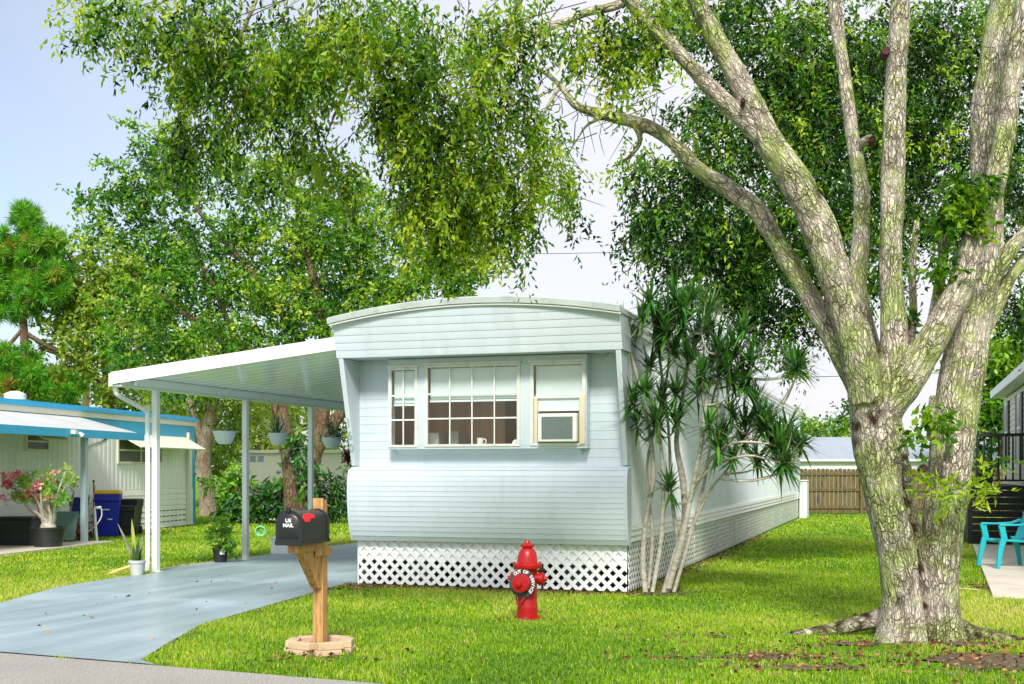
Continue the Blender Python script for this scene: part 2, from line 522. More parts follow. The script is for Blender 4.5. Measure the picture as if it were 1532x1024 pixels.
def spray_cloud(blobs, per, droop=0.6, slen=0.35, leaf=(0.07, 0.028), tint0=0.4, tvar=0.25, clump=0.2):
    """Leaves set along short twigs that fill a list of ellipsoids (centre, radii, twig count[, tint shift])."""
    P, D, L, W, T = [], [], [], [], []
    for bl in blobs:
        c, r, k = bl[:3]
        ts = bl[3] if len(bl) > 3 else 0.0
        if k < 1: continue
        ns = max(2, k // 9)                                  # twigs gather in boughs, with gaps between them
        sub_ = unit(rng.normal(size=(ns, 3))) * (rng.random((ns, 1)) ** 0.4)
        pick = rng.integers(0, ns, k)
        u = sub_[pick] + rng.normal(size=(k, 3)) * clump
        p0 = np.array(c) + u * np.array(r)
        out = unit(rng.normal(size=(k, 3)) + u * 0.8)
        dd = unit(out * (1 - droop) + np.array([0, 0, -1.0]) * droop + rng.normal(size=(k, 3)) * 0.25)
        ln = slen * (0.6 + 0.8 * rng.random(k))
        q = np.linspace(0, 1, per)[None, :, None]
        pts = p0[:, None, :] + dd[:, None, :] * ln[:, None, None] * q
        pts = pts + rng.normal(size=pts.shape) * 0.25 * leaf[0]
        ld = dd[:, None, :] * 0.55 + rng.normal(size=pts.shape) * 0.6 + np.array([0, 0, -0.45 * droop])
        P.append(pts.reshape(-1, 3)); D.append(ld.reshape(-1, 3))
        m = k * per
        L.append(leaf[0] * (0.65 + 0.7 * rng.random(m)))
        W.append(leaf[1] * (0.7 + 0.6 * rng.random(m)))
        tw = rng.normal(size=(k, 1)) * tvar * 0.6 + rng.normal(size=ns)[pick][:, None] * tvar * 0.8 + tint0 + ts
        T.append((tw + rng.normal(size=(k, per)) * 0.1).ravel())
    return [np.concatenate(a) for a in (P, D, L, W, T)]


def blob(px, py, Y, rx, ry, k, ts=0.0, ry_depth=None):
    s = Y / F
    dep = ry_depth if ry_depth else 0.75 * max(rx, ry) * s
    return (at(px, py, Y), (rx * s, dep, ry * s), int(k), ts)


def text_geo(body, size, depth=0.002):
    cu = bpy.data.curves.new('lettering', 'FONT')
    cu.body = body; cu.size = size; cu.extrude = depth; cu.align_x = 'CENTER'; cu.align_y = 'CENTER'
    cu.offset = size * 0.02
    o = bpy.data.objects.new('lettering', cu)
    COL.objects.link(o)
    me = bpy.data.meshes.new_from_object(o.evaluated_get(bpy.context.evaluated_depsgraph_get()))
    v = [Vector(x.co) for x in me.vertices]
    f = [tuple(p.vertices) for p in me.polygons]
    bpy.data.objects.remove(o); bpy.data.curves.remove(cu); bpy.data.meshes.remove(me)
    return v, f


def copy_tree(o, parent=None):
    c = o.copy(); COL.objects.link(c); c.parent = parent
    for ch in list(o.children):
        copy_tree(ch, c)
    return c
# ------------------------------------------------------------------ the setting
YAW = -math.radians(18)
AX = Vector((math.cos(YAW), math.sin(YAW), 0))        # across the home, to its right
AY = Vector((-math.sin(YAW), math.cos(YAW), 0))       # along the home, away from the road
HOME = Vector((-0.309, 15.164, 0))


def H(x, y, z=0.0):
    return HOME + AX * x + AY * y + Vector((0, 0, z))


def to_home(p):
    d = Vector(p) - HOME
    return d.dot(AX), d.dot(AY)


def sheet(name, poly, z, m, kind='structure'):
    mb = MB()
    mb.add([(p[0], p[1], z) for p in poly], [tuple(range(len(poly)))])
    o = mb.build(name, m, smooth=False, fix=False)
    if o.data.polygons[0].normal.z < 0:
        o.data.flip_normals()
    return tag(o, kind=kind)


def ground_mat():
    m, nt, out = new_mat('lawn_ground')
    b = N(nt, 'ShaderNodeBsdfPrincipled', Roughness=0.95)
    b.inputs['Specular IOR Level'].default_value = 0.1
    n1 = noise_tex(nt, coords(nt), 0.9, 8, 0.65)
    n2 = noise_tex(nt, coords(nt), 22, 6, 0.7)
    g = ramp(nt, n2, [(0.3, C(58, 84, 22)), (0.55, C(106, 150, 34)), (0.75, C(146, 176, 54))])
    d = ramp(nt, n2, [(0.3, C(70, 58, 36)), (0.7, C(128, 112, 66))])
    c = mixc(nt, ramp(nt, n1, [(0.55, (0, 0, 0)), (0.72, (0.7,) * 3)]), g, d)
    nt.links.new(c, b.inputs['Base Color'])
    bp = N(nt, 'ShaderNodeBump', Strength=0.8, Distance=0.03)
    nt.links.new(noise_tex(nt, coords(nt), 40, 5), bp.inputs['Height'])
    nt.links.new(bp.outputs[0], b.inputs['Normal'])
    nt.links.new(b.outputs[0], out.inputs[0])
    return m


def road_mat():
    m, nt, out = new_mat('worn_asphalt')
    b = N(nt, 'ShaderNodeBsdfPrincipled', Roughness=0.85)
    v = coords(nt)
    n1 = noise_tex(nt, v, 0.8, 6, 0.6)
    n2 = noise_tex(nt, v, 70, 4, 0.8)
    c = ramp(nt, n2, [(0.34, C(116, 112, 106)), (0.5, C(160, 156, 150)), (0.68, C(198, 194, 186))])
    c = mixc(nt, ramp(nt, n1, [(0.4, (0, 0, 0)), (0.7, (0.35,) * 3)]), c, C(128, 126, 122))
    nt.links.new(c, b.inputs['Base Color'])
    bp = N(nt, 'ShaderNodeBump', Strength=0.5, Distance=0.01)
    nt.links.new(n2, bp.inputs['Height'])
    nt.links.new(bp.outputs[0], b.inputs['Normal'])
    nt.links.new(b.outputs[0], out.inputs[0])
    return m


def drive_mat():
    """Blue-grey floor paint on concrete: broom streaks, rubbed pale patches, tyre tracks."""
    m, nt, out = new_mat('painted_driveway')
    b = nt.nodes.new('ShaderNodeBsdfPrincipled')
    tc = nt.nodes.new('ShaderNodeTexCoord')
    mp = nt.nodes.new('ShaderNodeMapping')
    mp.inputs['Rotation'].default_value = (0, 0, -YAW)
    nt.links.new(tc.outputs['Object'], mp.inputs[0])
    st = nt.nodes.new('ShaderNodeMapping')
    st.inputs['Scale'].default_value = (2.4, 0.28, 1)
    nt.links.new(mp.outputs[0], st.inputs[0])
    n1 = noise_tex(nt, st.outputs[0], 1.3, 8, 0.62)
    n2 = noise_tex(nt, mp.outputs[0], 0.55, 7, 0.62)
    n3 = noise_tex(nt, mp.outputs[0], 30, 4, 0.7)
    c = ramp(nt, n1, [(0.3, C(130, 148, 154)), (0.5, C(148, 166, 173)), (0.7, C(166, 184, 191))])
    c = mixc(nt, ramp(nt, n2, [(0.52, (0, 0, 0)), (0.72, (0.6,) * 3)]), c, C(196, 208, 214))
    c = mixc(nt, ramp(nt, n3, [(0.62, (0, 0, 0)), (0.72, (0.3,) * 3)]), c, C(100, 124, 128))
    nt.links.new(c, b.inputs['Base Color'])
    r = ramp(nt, n2, [(0.3, (0.3,) * 3), (0.7, (0.55,) * 3)])
    nt.links.new(r, b.inputs['Roughness'])
    bp = N(nt, 'ShaderNodeBump', Strength=0.12, Distance=0.01)
    nt.links.new(n3, bp.inputs['Height'])
    nt.links.new(bp.outputs[0], b.inputs['Normal'])
    nt.links.new(b.outputs[0], out.inputs[0])
    return m


sheet('lawn', [(-220, -40), (220, -40), (220, 320), (-220, 320)], 0.0, ground_mat())
road_a, road_b = G(0, 979), G(539, 1023)
rd = (road_b - road_a).normalized()
rn = Vector((rd.y, -rd.x, 0))
if rn.y > 0: rn = -rn
ROAD0 = road_a
sheet('road', [road_a - rd * 60, road_a + rd * 70, road_a + rd * 70 + rn * 7.5, road_a - rd * 60 + rn * 7.5], 0.012, road_mat())


def road_side(x, y):
    """Distance on the lawn side of the road's edge (negative on the road)."""
    return -((x - ROAD0.x) * rn.x + (y - ROAD0.y) * rn.y)


DR_L = [G(0, 905), G(85, 881), G(176, 866), G(226, 861)]
DR_R = [G(524, 873), G(416, 904), G(300, 938), G(247, 968), G(211, 991.5)]
drive_poly = ([road_a - rd * 4.0 + Vector((0, 0.02, 0)), G(-180, 962)] + DR_L + [H(-5.72, 1.6), H(-5.72, 12), H(-1.9, 12), H(-1.9, 0.05)]
              + DR_R + [road_a + rd * 1.6])
drive_poly = [(p.x, p.y) for p in drive_poly]
sheet('driveway', drive_poly, 0.02, drive_mat())
def edge_band(name, pts, w, m, z, out=1):
    mb = MB(); L, R = [], []
    P, _ = smooth_path([Vector((p[0], p[1], 0)) for p in pts], [1] * len(pts), 14)
    for i, p in enumerate(P):
        d = (P[min(i + 1, len(P) - 1)] - P[max(i - 1, 0)]).normalized()
        n = Vector((-d.y, d.x, 0)) * out
        k = w * (0.75 + 0.9 * mnoise.noise(p * 2.3) + 0.5 * mnoise.noise(p * 7))
        L.append((p.x + n.x * max(0.02, k), p.y + n.y * max(0.02, k), z)); R.append((p.x - n.x * 0.05, p.y - n.y * 0.05, z))
    for i in range(len(P) - 1):
        mb.add([L[i], L[i + 1], R[i + 1], R[i]], [(0, 1, 2, 3)])
    o = mb.build(name, m, smooth=False, fix=False)
    if o.data.polygons[0].normal.z < 0: o.data.flip_normals()
    return tag(o, kind='stuff')


edge_band('sand', DR_L[2:] + [H(-5.72, 1.6), H(-5.72, 5), H(-5.72, 11.8)], 0.13, M['sand'], 0.016)
edge_band('bare_soil', DR_R[:3] + [DR_R[3]], 0.11, M['soil'], 0.015, 1)
patio_poly = [G(1455, 818), G(1485, 896)]
patio_poly = [(p.x, p.y) for p in patio_poly] + [(9.5, 12.9), (14, 21.5)]


def patio():
    mb = MB()
    a, b = Vector((*patio_poly[0], 0)), Vector((*patio_poly[1], 0))
    c, d = Vector((*patio_poly[2], 0)), Vector((*patio_poly[3], 0))
    n = 7
    for i in range(n):
        t0, t1 = i / n, (i + 1) / n - 0.0035
        q = [a.lerp(b, t0), a.lerp(b, t1), d.lerp(c, t1), d.lerp(c, t0)]
        mb.prism([(p.x, p.y) for p in q], -0.02, 0.05, 'xy')
    return tag(mb.build('patio', M['slab'], smooth=False), kind='structure')


patio()

# ------------------------------------------------------------------ the mobile home
home = thing('mobile_home', 'pale blue mobile home with curved roof and white lattice skirting beside the driveway', 'mobile home', HOME, YAW)
W2 = 1.83
LAP = 0.109


def lap_profile(z0, z1, vf, step=LAP, lip=0.0055, phase=0.0):
    """Saw-tooth clapboard profile from z0 to z1; vf(z) gives the face's y."""
    out = []
    k = math.floor((z0 - phase) / step)
    z = z0
    while z < z1 - 1e-4:
        top = min(phase + (k + 1) * step, z1)
        b = (z - (phase + k * step)) / step
        out.append((vf(z) - lip * (1 - b), z))
        out.append((vf(top - 0.010) - lip * 0.12, top - 0.010) if top - 0.010 > z + 0.004 else (vf(z) - lip * 0.5, z + 0.003))
        out.append((vf(top) - 0.001, top - 0.002))
        z = top; k += 1
    return out


def lap_panel(mb, x0, x1, z0, z1, y, back=0.03, **kw):
    p = lap_profile(z0, z1, lambda z: y, **kw)
    mb.prism(p + [(y + back, z1), (y + back, z0)], x0, x1, 'yz')


def loft(mb, sections, close=True):
    n = len(sections[0])
    vs = [p for s in sections for p in s]
    fs = []
    for i in range(len(sections) - 1):
        for k in range(n if close else n - 1):
            a, b = i * n + k, i * n + (k + 1) % n
            fs.append((a, b, b + n, a + n))
    if close:
        fs.append(tuple(reversed(range(n))))
        fs.append(tuple((len(sections) - 1) * n + k for k in range(n)))
    mb.add(vs, fs)


def lattice(mb, x0, x1, z0, z1, place, pitch=0.145, w=0.046, t=0.007):
    """Two crossing layers of flat strips, cut to the rectangle; place(x, z, depth) gives the point."""
    h = z1 - z0
    hw = w / 2 * 1.414
    for layer, s in ((0, 1), (1, -1)):
        x = x0 - h - pitch
        while x < x1 + h + pitch:
            a = [(x - hw, z0), (x + hw, z0), (x + hw + s * h, z1), (x - hw + s * h, z1)]
            for lim, sg in ((x0, 1), (x1, -1)):          # clip to the panel
                out = []
                for i in range(len(a)):
                    p, q = a[i], a[(i + 1) % len(a)]
                    ip, iq = (p[0] - lim) * sg >= 0, (q[0] - lim) * sg >= 0
                    if ip: out.append(p)
                    if ip != iq:
                        k = (lim - p[0]) / (q[0] - p[0])
                        out.append((lim, p[1] + k * (q[1] - p[1])))
                a = out
                if not a: break
            x += pitch
            if len(a) < 3: continue
            n = len(a)
            d0, d1 = layer * t, layer * t + t - 0.0005
            vs = [place(p[0], p[1], d0) for p in a] + [place(p[0], p[1], d1) for p in a]
            mb.add(vs, [tuple(range(n)), tuple(reversed(range(n, 2 * n)))] + [(i, i + n, (i + 1) % n + n, (i + 1) % n) for i in range(n)])


for a, b in ((-1.79, 0.70), (0.735, 1.79)):
    mb = MB(); lattice(mb, a, b, 0.035, 0.605, lambda x, z, d: (x, 0.02 - d, z))
    mb.build('lattice_skirt', M['lattice'], home, smooth=False)
MB().span((-1.79, 0.03, 0.345), (1.79, 0.042, 0.60)).build('skirt_backing', M['lattice'], home, smooth=False)
v0 = 0.03
while v0 < 25.5:
    v1 = min(v0 + 2.42, 25.66)
    mb = MB(); lattice(mb, v0, v1 - 0.035, 0.03, 0.63, lambda x, z, d: (1.80 + d, x, z))
    mb.build('lattice_skirt', M['lattice'], home, smooth=False)
    if v0 > 14:
        MB().span((1.77, v0, 0.25), (1.782, v1 - 0.05, 0.63)).build('skirt_backing', M['lattice'], home, smooth=False)
    v0 = v1
for x in (-1.1, -0.35, 0.42, 1.1):
    for y in (0.55, 2.6, 4.8):
        MB().box((x, y, 0.304), (0.4, 0.2, 0.608)).build('pier', M['concrete_block'], home, smooth=False)
MB().span((-1.82, 0.05, 0.0), (-1.80, 25.68, 0.605)).build('skirt_backing', M['n_wall'], home, smooth=False)  # unseen left skirt, added to keep the space under the home dark
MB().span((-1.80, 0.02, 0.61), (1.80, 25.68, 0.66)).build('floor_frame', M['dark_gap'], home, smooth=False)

# lower front: the bowed panel
bow = [(0.60, -0.075), (0.66, -0.115), (0.78, -0.155), (0.95, -0.19), (1.15, -0.21), (1.35, -0.21), (1.47, -0.19), (1.53, -0.15), (1.555, -0.09)]


def bow_y(z):
    zz = [p[0] for p in bow]; yy = [p[1] for p in bow]
    return float(np.interp(z, zz, yy))


prof = lap_profile(0.60, 1.50, bow_y, step=0.0645, phase=0.60, lip=0.0055) + [(-0.175, 1.51), (-0.145, 1.538), (-0.10, 1.556), (-0.02, 1.56)]
mb = MB(); mb.prism(prof + [(0.0, 1.56), (0.0, 0.60)], -W2, W2, 'yz')
mb.build('front_panel', M['siding'], home)
for x in (-W2 - 0.012, W2 - 0.018):
    mb = MB(); mb.prism([(p[0] - 0.008, p[1]) for p in prof[::3]] + [(0.02, 1.565), (0.02, 0.60)], x, x + 0.03, 'yz')
    mb.build('corner_trim', M['siding'], home)

# upper front: recessed clapboard round the window bay
BX0, BX1, BZ0, BZ1 = -1.285, 1.335, 1.775, 2.90
mb = MB()
for a in ((-1.77, BX0, 1.56, 2.94), (BX1, 1.77, 1.56, 2.94), (BX0, BX1, 1.56, BZ0), (BX0, BX1, BZ1, 2.94)):
    lap_panel(mb, *a, 0.0, phase=1.56)
mb.build('front_wall', M['siding'], home)
for x in (-W2, W2 - 0.065):
    mb = MB(); mb.prism([(-0.50, 2.93), (0.02, 2.93), (0.02, 1.565), (-0.115, 1.565)], x, x + 0.065, 'yz')
    wing = mb.build('wing', M['siding'], home, bevel=0.008)


def arc(x):
    return 3.36 + 0.175 * (1 - (x / 1.86) ** 2)


secs = []
for i in range(41):
    x = -1.85 + 3.7 * i / 40
    t = arc(x)
    pr = []
    for k in range(8):
        z0 = 2.93 + k * 0.092; z1 = z0 + 0.092
        for z, lip in ((z0, 0.0045), (z1 - 0.010, 0.001), (z1 - 0.002, -0.001)):
            zz = min(z, t)
            pr.append((x, -0.50 - 0.14 * (zz - 2.93) / 0.5 - lip, zz))
    secs.append(pr + [(x, -0.02, t), (x, -0.02, 2.935)])
mb = MB(); loft(mb, secs); mb.build('visor', M['siding'], home)
mb = MB()
loft(mb, [[(x, -0.70, arc(x) - 0.012), (x, -0.715, arc(x) + 0.055), (x, -0.66, arc(x) + 0.075), (x, -0.60, arc(x) + 0.07), (x, -0.60, arc(x) - 0.012)]
          for x in np.linspace(-1.885, 1.865, 33)])
mb.build('roof_trim', M['roof_trim'], home)
mb = MB(); mb.tube([(x, -0.675, arc(x) - 0.03) for x in np.linspace(-1.87, 1.87, 20)], 0.011, 6, 2)
mb.build('trim_bead', M['white_metal'], home)
mb = MB()
loft(mb, [[(x, y, arc(x) + 0.055) for x in np.linspace(-1.88, 1.86, 21)] + [(x, y, arc(x) - 0.01) for x in np.linspace(1.86, -1.88, 21)]
          for y in (-0.6, 8, 16, 25.78)])
mb.build('roof', M['roof'], home)
# sides
rib = []
y = 0.16
while y < 25.66:
    rib += [(1.80, y), (1.815, y + 0.02), (1.815, y + 0.045), (1.80, y + 0.065)]
    y += 0.11
pl = [(1.815, 0.02), (1.815, 0.16)] + rib + [(1.80, 25.68), (1.77, 25.68), (1.77, 0.02)]
mb = MB(); mb.prism(pl, 0.84, 3.20, 'xy'); mb.build('side_wall', M['side_siding'], home, angle=20)
MB().span((1.775, 0.015, 3.201), (1.825, 25.69, 3.33)).build('side_fascia', M['white_metal'], home, smooth=False)
mb = MB(); mb.span((1.826, 0.0, 3.285), (1.862, 25.7, 3.335)); mb.span((1.826, 0.0, 3.19), (1.846, 25.7, 3.215))
mb.build('drip_rail', M['white_metal'], home, smooth=False)
mb = MB()
for z in (0.63, 0.70, 0.77):
    mb.prism([(1.822, z), (1.838, z + 0.004), (1.824, z + 0.068), (1.80, z + 0.068), (1.80, z)], 0.0, 25.7, 'xz')
mb.build('skirt_band', M['white_metal'], home, smooth=False)
MB().span((-1.83, 0.03, 0.66), (-1.79, 25.68, 3.32)).span((-1.79, 25.64, 0.66), (1.79, 25.68, 3.34)).build('wall', M['side_siding'], home, smooth=False)
for y0, y1, z0, z1 in ((7.3, 8.2, 1.75, 2.75), (12.2, 13.3, 1.9, 2.7)):
    mb = MB()
    for a, b in (((1.82, y0, z0), (1.85, y1, z0 + 0.04)), ((1.82, y0, z1 - 0.04), (1.85, y1, z1)), ((1.82, y0, z0 + 0.041), (1.848, y0 + 0.04, z1 - 0.041)),
                 ((1.82, y1 - 0.04, z0 + 0.041), (1.848, y1, z1 - 0.041)), ((1.82, y0 + 0.041, (z0 + z1) / 2 - 0.015), (1.846, y1 - 0.041, (z0 + z1) / 2 + 0.015))):
        mb.span(a, b)
    w = mb.build('window', M['sash'], home, smooth=False)
    MB().span((1.817, y0 + 0.03, z0 + 0.03), (1.832, y1 - 0.03, z1 - 0.03)).build('pane', M['dark_glass'], w, smooth=False)
# narrow sloping awning and the meter panel towards the back
mb = MB(); mb.prism([(1.82, 2.80), (2.24, 2.60), (2.24, 2.56), (1.82, 2.75)], 16.5, 25.7, 'xz')
mb.build('side_awning', M['white_metal'], home, smooth=False)
MB().span((1.817, 20.6, 2.93), (1.845, 21.5, 3.10)).build('vent_panel', M['white_metal'], home, smooth=False)
mb = MB(); mb.span((1.817, 20.2, 1.0), (1.83, 20.26, 2.5)); mb.span((1.817, 21.2, 1.0), (1.83, 21.26, 2.5)); mb.span((1.817, 20.26, 2.44), (1.83, 21.2, 2.5))
mb.build('side_door_trim', M['white_metal'], home, smooth=False)
mb = MB(); mb.span((1.85, 24.9, 0.0), (2.08, 25.75, 1.18)); mb.span((1.84, 24.86, 1.181), (2.10, 25.79, 1.21))
mb.build('meter_cupboard', M['white_metal'], home, smooth=False, bevel=0.006)

# window bay
BY = -0.18
WIN = [(-1.262, -0.883, 1.82, 2.795), (-0.764, 0.479, 1.825, 2.815), (0.634, 1.31, 1.83, 2.81)]
mb = MB()
mb.span((BX0, BY, 1.775), (BX1, 0.0, 1.815))
mb.span((BX0, BY, 2.82), (BX1, 0.0, 2.925))
for a, b in ((BX0, -1.262), (-0.883, -0.764), (0.479, 0.634), (1.31, BX1)):
    mb.span((a, BY, 1.816), (b, BY + 0.03, 2.819))
mb.span((BX0, BY + 0.031, 1.816), (BX0 + 0.02, 0.0, 2.819)); mb.span((BX1 - 0.02, BY + 0.031, 1.816), (BX1, 0.0, 2.819))
mb.prism([(BY + 0.004, 1.774), (-0.002, 1.774), (-0.002, 1.70)], BX0 + 0.1, BX1 - 0.1, 'yz')
mb.build('window_bay', M['siding'], home, smooth=False, bevel=0.004)


def window(x0, x1, z0, z1, cols, rows, blind_z, hood=True):
    mb = MB()
    y0, y1, e = BY - 0.014, BY + 0.02, 0.03
    mb.span((x0 - 0.012, y0, z0 - 0.02), (x1 + 0.012, y1, z0 + 0.012))
    mb.span((x0 - 0.012, y0, z1 - 0.012), (x1 + 0.012, y1, z1 + 0.02))
    mb.span((x0 - 0.012, y0, z0 + 0.013), (x0 + e, y1, z1 - 0.013)); mb.span((x1 - e, y0, z0 + 0.013), (x1 + 0.012, y1, z1 - 0.013))
    if hood:
        mb.span((x0 - 0.03, y0 - 0.022, z1 + 0.021), (x1 + 0.03, y1, z1 + 0.045))
    w = mb.build('window', M['sash'], home, smooth=False, bevel=0.003)
    mu = MB()
    for i in range(1, cols):
        x = x0 + e + (x1 - x0 - 2 * e) * i / cols
        mu.span((x - 0.007, BY - 0.004, z0 + 0.012), (x + 0.007, BY + 0.01, z1 - 0.012))
    for z in rows:
        mu.span((x0 + e, BY - 0.006, z - 0.009), (x1 - e, BY + 0.008, z + 0.009))
    if cols > 1 or rows:
        mu.build('muntin', M['muntin'], w, smooth=False)
    p = MB(); p.add([(x0 + e, BY + 0.013, z0), (x1 - e, BY + 0.013, z0), (x1 - e, BY + 0.013, z1), (x0 + e, BY + 0.013, z1)], [(0, 1, 2, 3)])
    p.build('pane', M['glass'], w, smooth=False, fix=False)
    if blind_z:
        b = MB(); z = z1 - 0.03
        while z > blind_z + 0.03:
            b.box(((x0 + x1) / 2, BY + 0.05, z), (x1 - x0 - 2 * e - 0.03, 0.024, 0.0015), Matrix.Rotation(math.radians(-78), 3, 'X'))
            z -= 0.0205
        b.span((x0 + e + 0.012, BY + 0.036, blind_z), (x1 - e - 0.012, BY + 0.064, blind_z + 0.024))
        b.build('blind', M['blind'], w, smooth=False)
    return w


window(*WIN[0], 2, (2.15, 2.46), 2.33)
window(*WIN[1], 4, (2.16, 2.47), 2.37)
w3 = window(*WIN[2], 1, (2.405,), 2.42)
MB().span((0.70, BY + 0.03, 2.235), (1.25, BY + 0.05, 2.40)).build('filler_panel', M['blind'], w3, smooth=False)
MB().span((1.25, BY - 0.03, 1.83), (1.32, BY - 0.0145, 2.42)).build('filler_strip', M['tan_strip'], w3, smooth=False)
MB().span((0.672, BY - 0.012, 1.84), (0.715, BY + 0.05, 2.40)).build('filler_strip', M['tan_strip'], w3, smooth=False)
# the room behind
mb = MB()
rx0, rx1, ry0, ry1, rz0, rz1 = -1.76, 1.76, 0.035, 1.15, 1.2, 2.95
v = [(rx0, ry0, rz0), (rx1, ry0, rz0), (rx1, ry1, rz0), (rx0, ry1, rz0), (rx0, ry0, rz1), (rx1, ry0, rz1), (rx1, ry1, rz1), (rx0, ry1, rz1)]
mb.add(v, [(0, 1, 2, 3), (7, 6, 5, 4), (3, 2, 6, 7), (0, 3, 7, 4), (2, 1, 5, 6)])
mb.build('room', M['room'], home, smooth=False, fix=False)
mb = MB(); mb.span((-1.15, 0.35, 1.21), (-0.8, 0.8, 2.0)); mb.span((-0.70, 0.45, 1.21), (-0.56, 0.8, 2.02))
mb.build('cabinet', M['room_light'], home, smooth=False)
mb = MB(); mb.span((-0.08, 0.95, 1.21), (0.12, 1.14, 2.5)); mb.span((0.30, 0.5, 1.21), (0.9, 1.0, 2.2))
mb.build('bookcase', M['dark_gap'], home, smooth=False)
# house number down the slanted wing
e_ = Vector((0, -0.385, 1.365)).normalized(); nrm = Vector((0, -e_.z, e_.y))
for ch, k in (('1', 0.415), ('6', 0.295), ('0', 0.175)):
    tv, tf = text_geo(ch, 0.155, 0.004)
    mb = MB(); o_ = Vector((-1.797, -0.115, 1.565)) + e_ * (k / 0.42 * 0.58)
    mb.add([o_ + Vector((1, 0, 0)) * p.x * 0.85 + e_ * p.y + nrm * (p.z + 0.005) for p in tv], tf)
    mb.build('number', M['number'], home, smooth=False)

ac = thing('air_conditioner', 'white window air conditioner with grey grille set in the rightmost front window', 'air conditioner', H(0.99, BY, 1.855), YAW)
mb = MB(); mb.span((-0.245, -0.10, 0.0), (0.245, 0.30, 0.345)); mb.build('casing', M['ac_white'], ac, smooth=False, bevel=0.012)
mb = MB(); mb.span((-0.195, -0.108, 0.035), (0.195, -0.101, 0.305))
for i in range(26):
    z = 0.043 + i * 0.0102
    mb.span((-0.192, -0.113, z), (0.192, -0.1085, z + 0.004))
mb.build('grille', M['ac_grille'], ac, smooth=False)
mug = thing('mug', 'white mug standing behind the middle window on the sill', 'mug', H(-0.06, BY + 0.075, 1.815), YAW)
mb = MB(); mb.lathe([(0.0, 0.0), (0.036, 0.0), (0.04, 0.02), (0.042, 0.10), (0.037, 0.10), (0.035, 0.012), (0, 0.01)], 18)
mb.build('cup', M['ac_white'], mug)
mb = MB(); mb.tube([(0.038, 0, 0.082), (0.07, 0, 0.08), (0.078, 0, 0.05), (0.066, 0, 0.024), (0.037, 0, 0.02)], 0.0075, 6); mb.build('handle', M['ac_white'], mug)
orn = thing('ornament', 'small white shell ornament at the right end of the middle window sill', 'ornament', H(0.41, BY + 0.07, 1.815), YAW)
mb = MB()
for i in range(7):
    a = PI * i / 6
    mb.lathe([(0, -0.022), (0.016, -0.012), (0.02, 0.0), (0.016, 0.012), (0, 0.022)], 8, (0.032 * math.cos(a), 0, 0.022 + 0.036 * math.sin(a)))
mb.lathe([(0, 0), (0.028, 0), (0.03, 0.02), (0.0, 0.05)], 12); mb.build('shell', M['ac_white'], orn)

# ------------------------------------------------------------------ carport
CP = Vector((-5.53, 0.9, 0))
carport = thing('carport', 'white aluminium carport roof on slim square posts over the blue driveway', 'carport', H(*CP), YAW)
X0, X1, CY0, CY1 = -5.56, -1.84, 0.02, 9.6


def cz(x):
    return 2.775 + (x - X0) / (X1 - X0) * 0.40


mb = MB()
y = CY0
while y < CY1 - 0.05:
    y1 = min(y + 0.305, CY1)
    for a, b, dz in ((y, y + 0.03, -0.004), (y + 0.03, y1, 0.0)):
        loft(mb, [[(x, a, cz(x) + dz), (x, b, cz(x) + dz), (x, b, cz(x) + 0.05), (x, a, cz(x) + 0.05)] for x in (X0, X1)])
    y = y1
mb.build('roof', M['white_gloss'], carport, smooth=False, off=CP)
mb = MB()
loft(mb, [[(x, CY0 - 0.04, cz(x) - 0.055), (x, CY0 - 0.004, cz(x) - 0.055), (x, CY0 - 0.004, cz(x) + 0.115), (x, CY0 - 0.05, cz(x) + 0.115)] for x in (X0 - 0.02, X1)])
mb.build('fascia', M['white_metal'], carport, smooth=False, off=CP)
mb = MB(); mb.span((X0 - 0.06, CY0 - 0.04, 2.69), (X0 - 0.003, CY1, 2.87)); mb.span((X0 - 0.003, CY0 - 0.003, 2.69), (X0 + 0.13, CY1, 2.715))
mb.span((X0 + 0.115, CY0, 2.716), (X0 + 0.13, CY1, 2.76))
mb.build('gutter', M['white_metal'], carport, smooth=False, off=CP)
mb = MB(); mb.span((X0 + 0.30, CY0 + 0.05, 2.70), (X0 + 0.345, CY1, 2.80)); mb.build('header_beam', M['white_metal'], carport, smooth=False, off=CP)
for s in (0.88, 3.42, 5.75, 8.6):
    mb = MB(); mb.span((-5.51, s - 0.043, 0.02), (-5.424, s + 0.043, 2.69)); mb.span((-5.55, s - 0.07, 0.02), (-5.38, s + 0.07, 0.026))
    mb.build('post', M['white_metal'], carport, smooth=False, off=CP, bevel=0.006)
mb = MB(); mb.tube([(-5.60, 0.10, 2.70), (-5.60, 0.12, 2.61), (-5.59, 0.2, 2.56), (-5.57, 0.6, 2.44), (-5.555, 0.74, 2.38), (-5.553, 0.80, 2.28), (-5.553, 0.80, 0.25), (-5.553, 0.78, 0.06)],
                   0.036, 8, 3)
mb.build('downspout', M['white_metal'], carport, off=CP, angle=60)
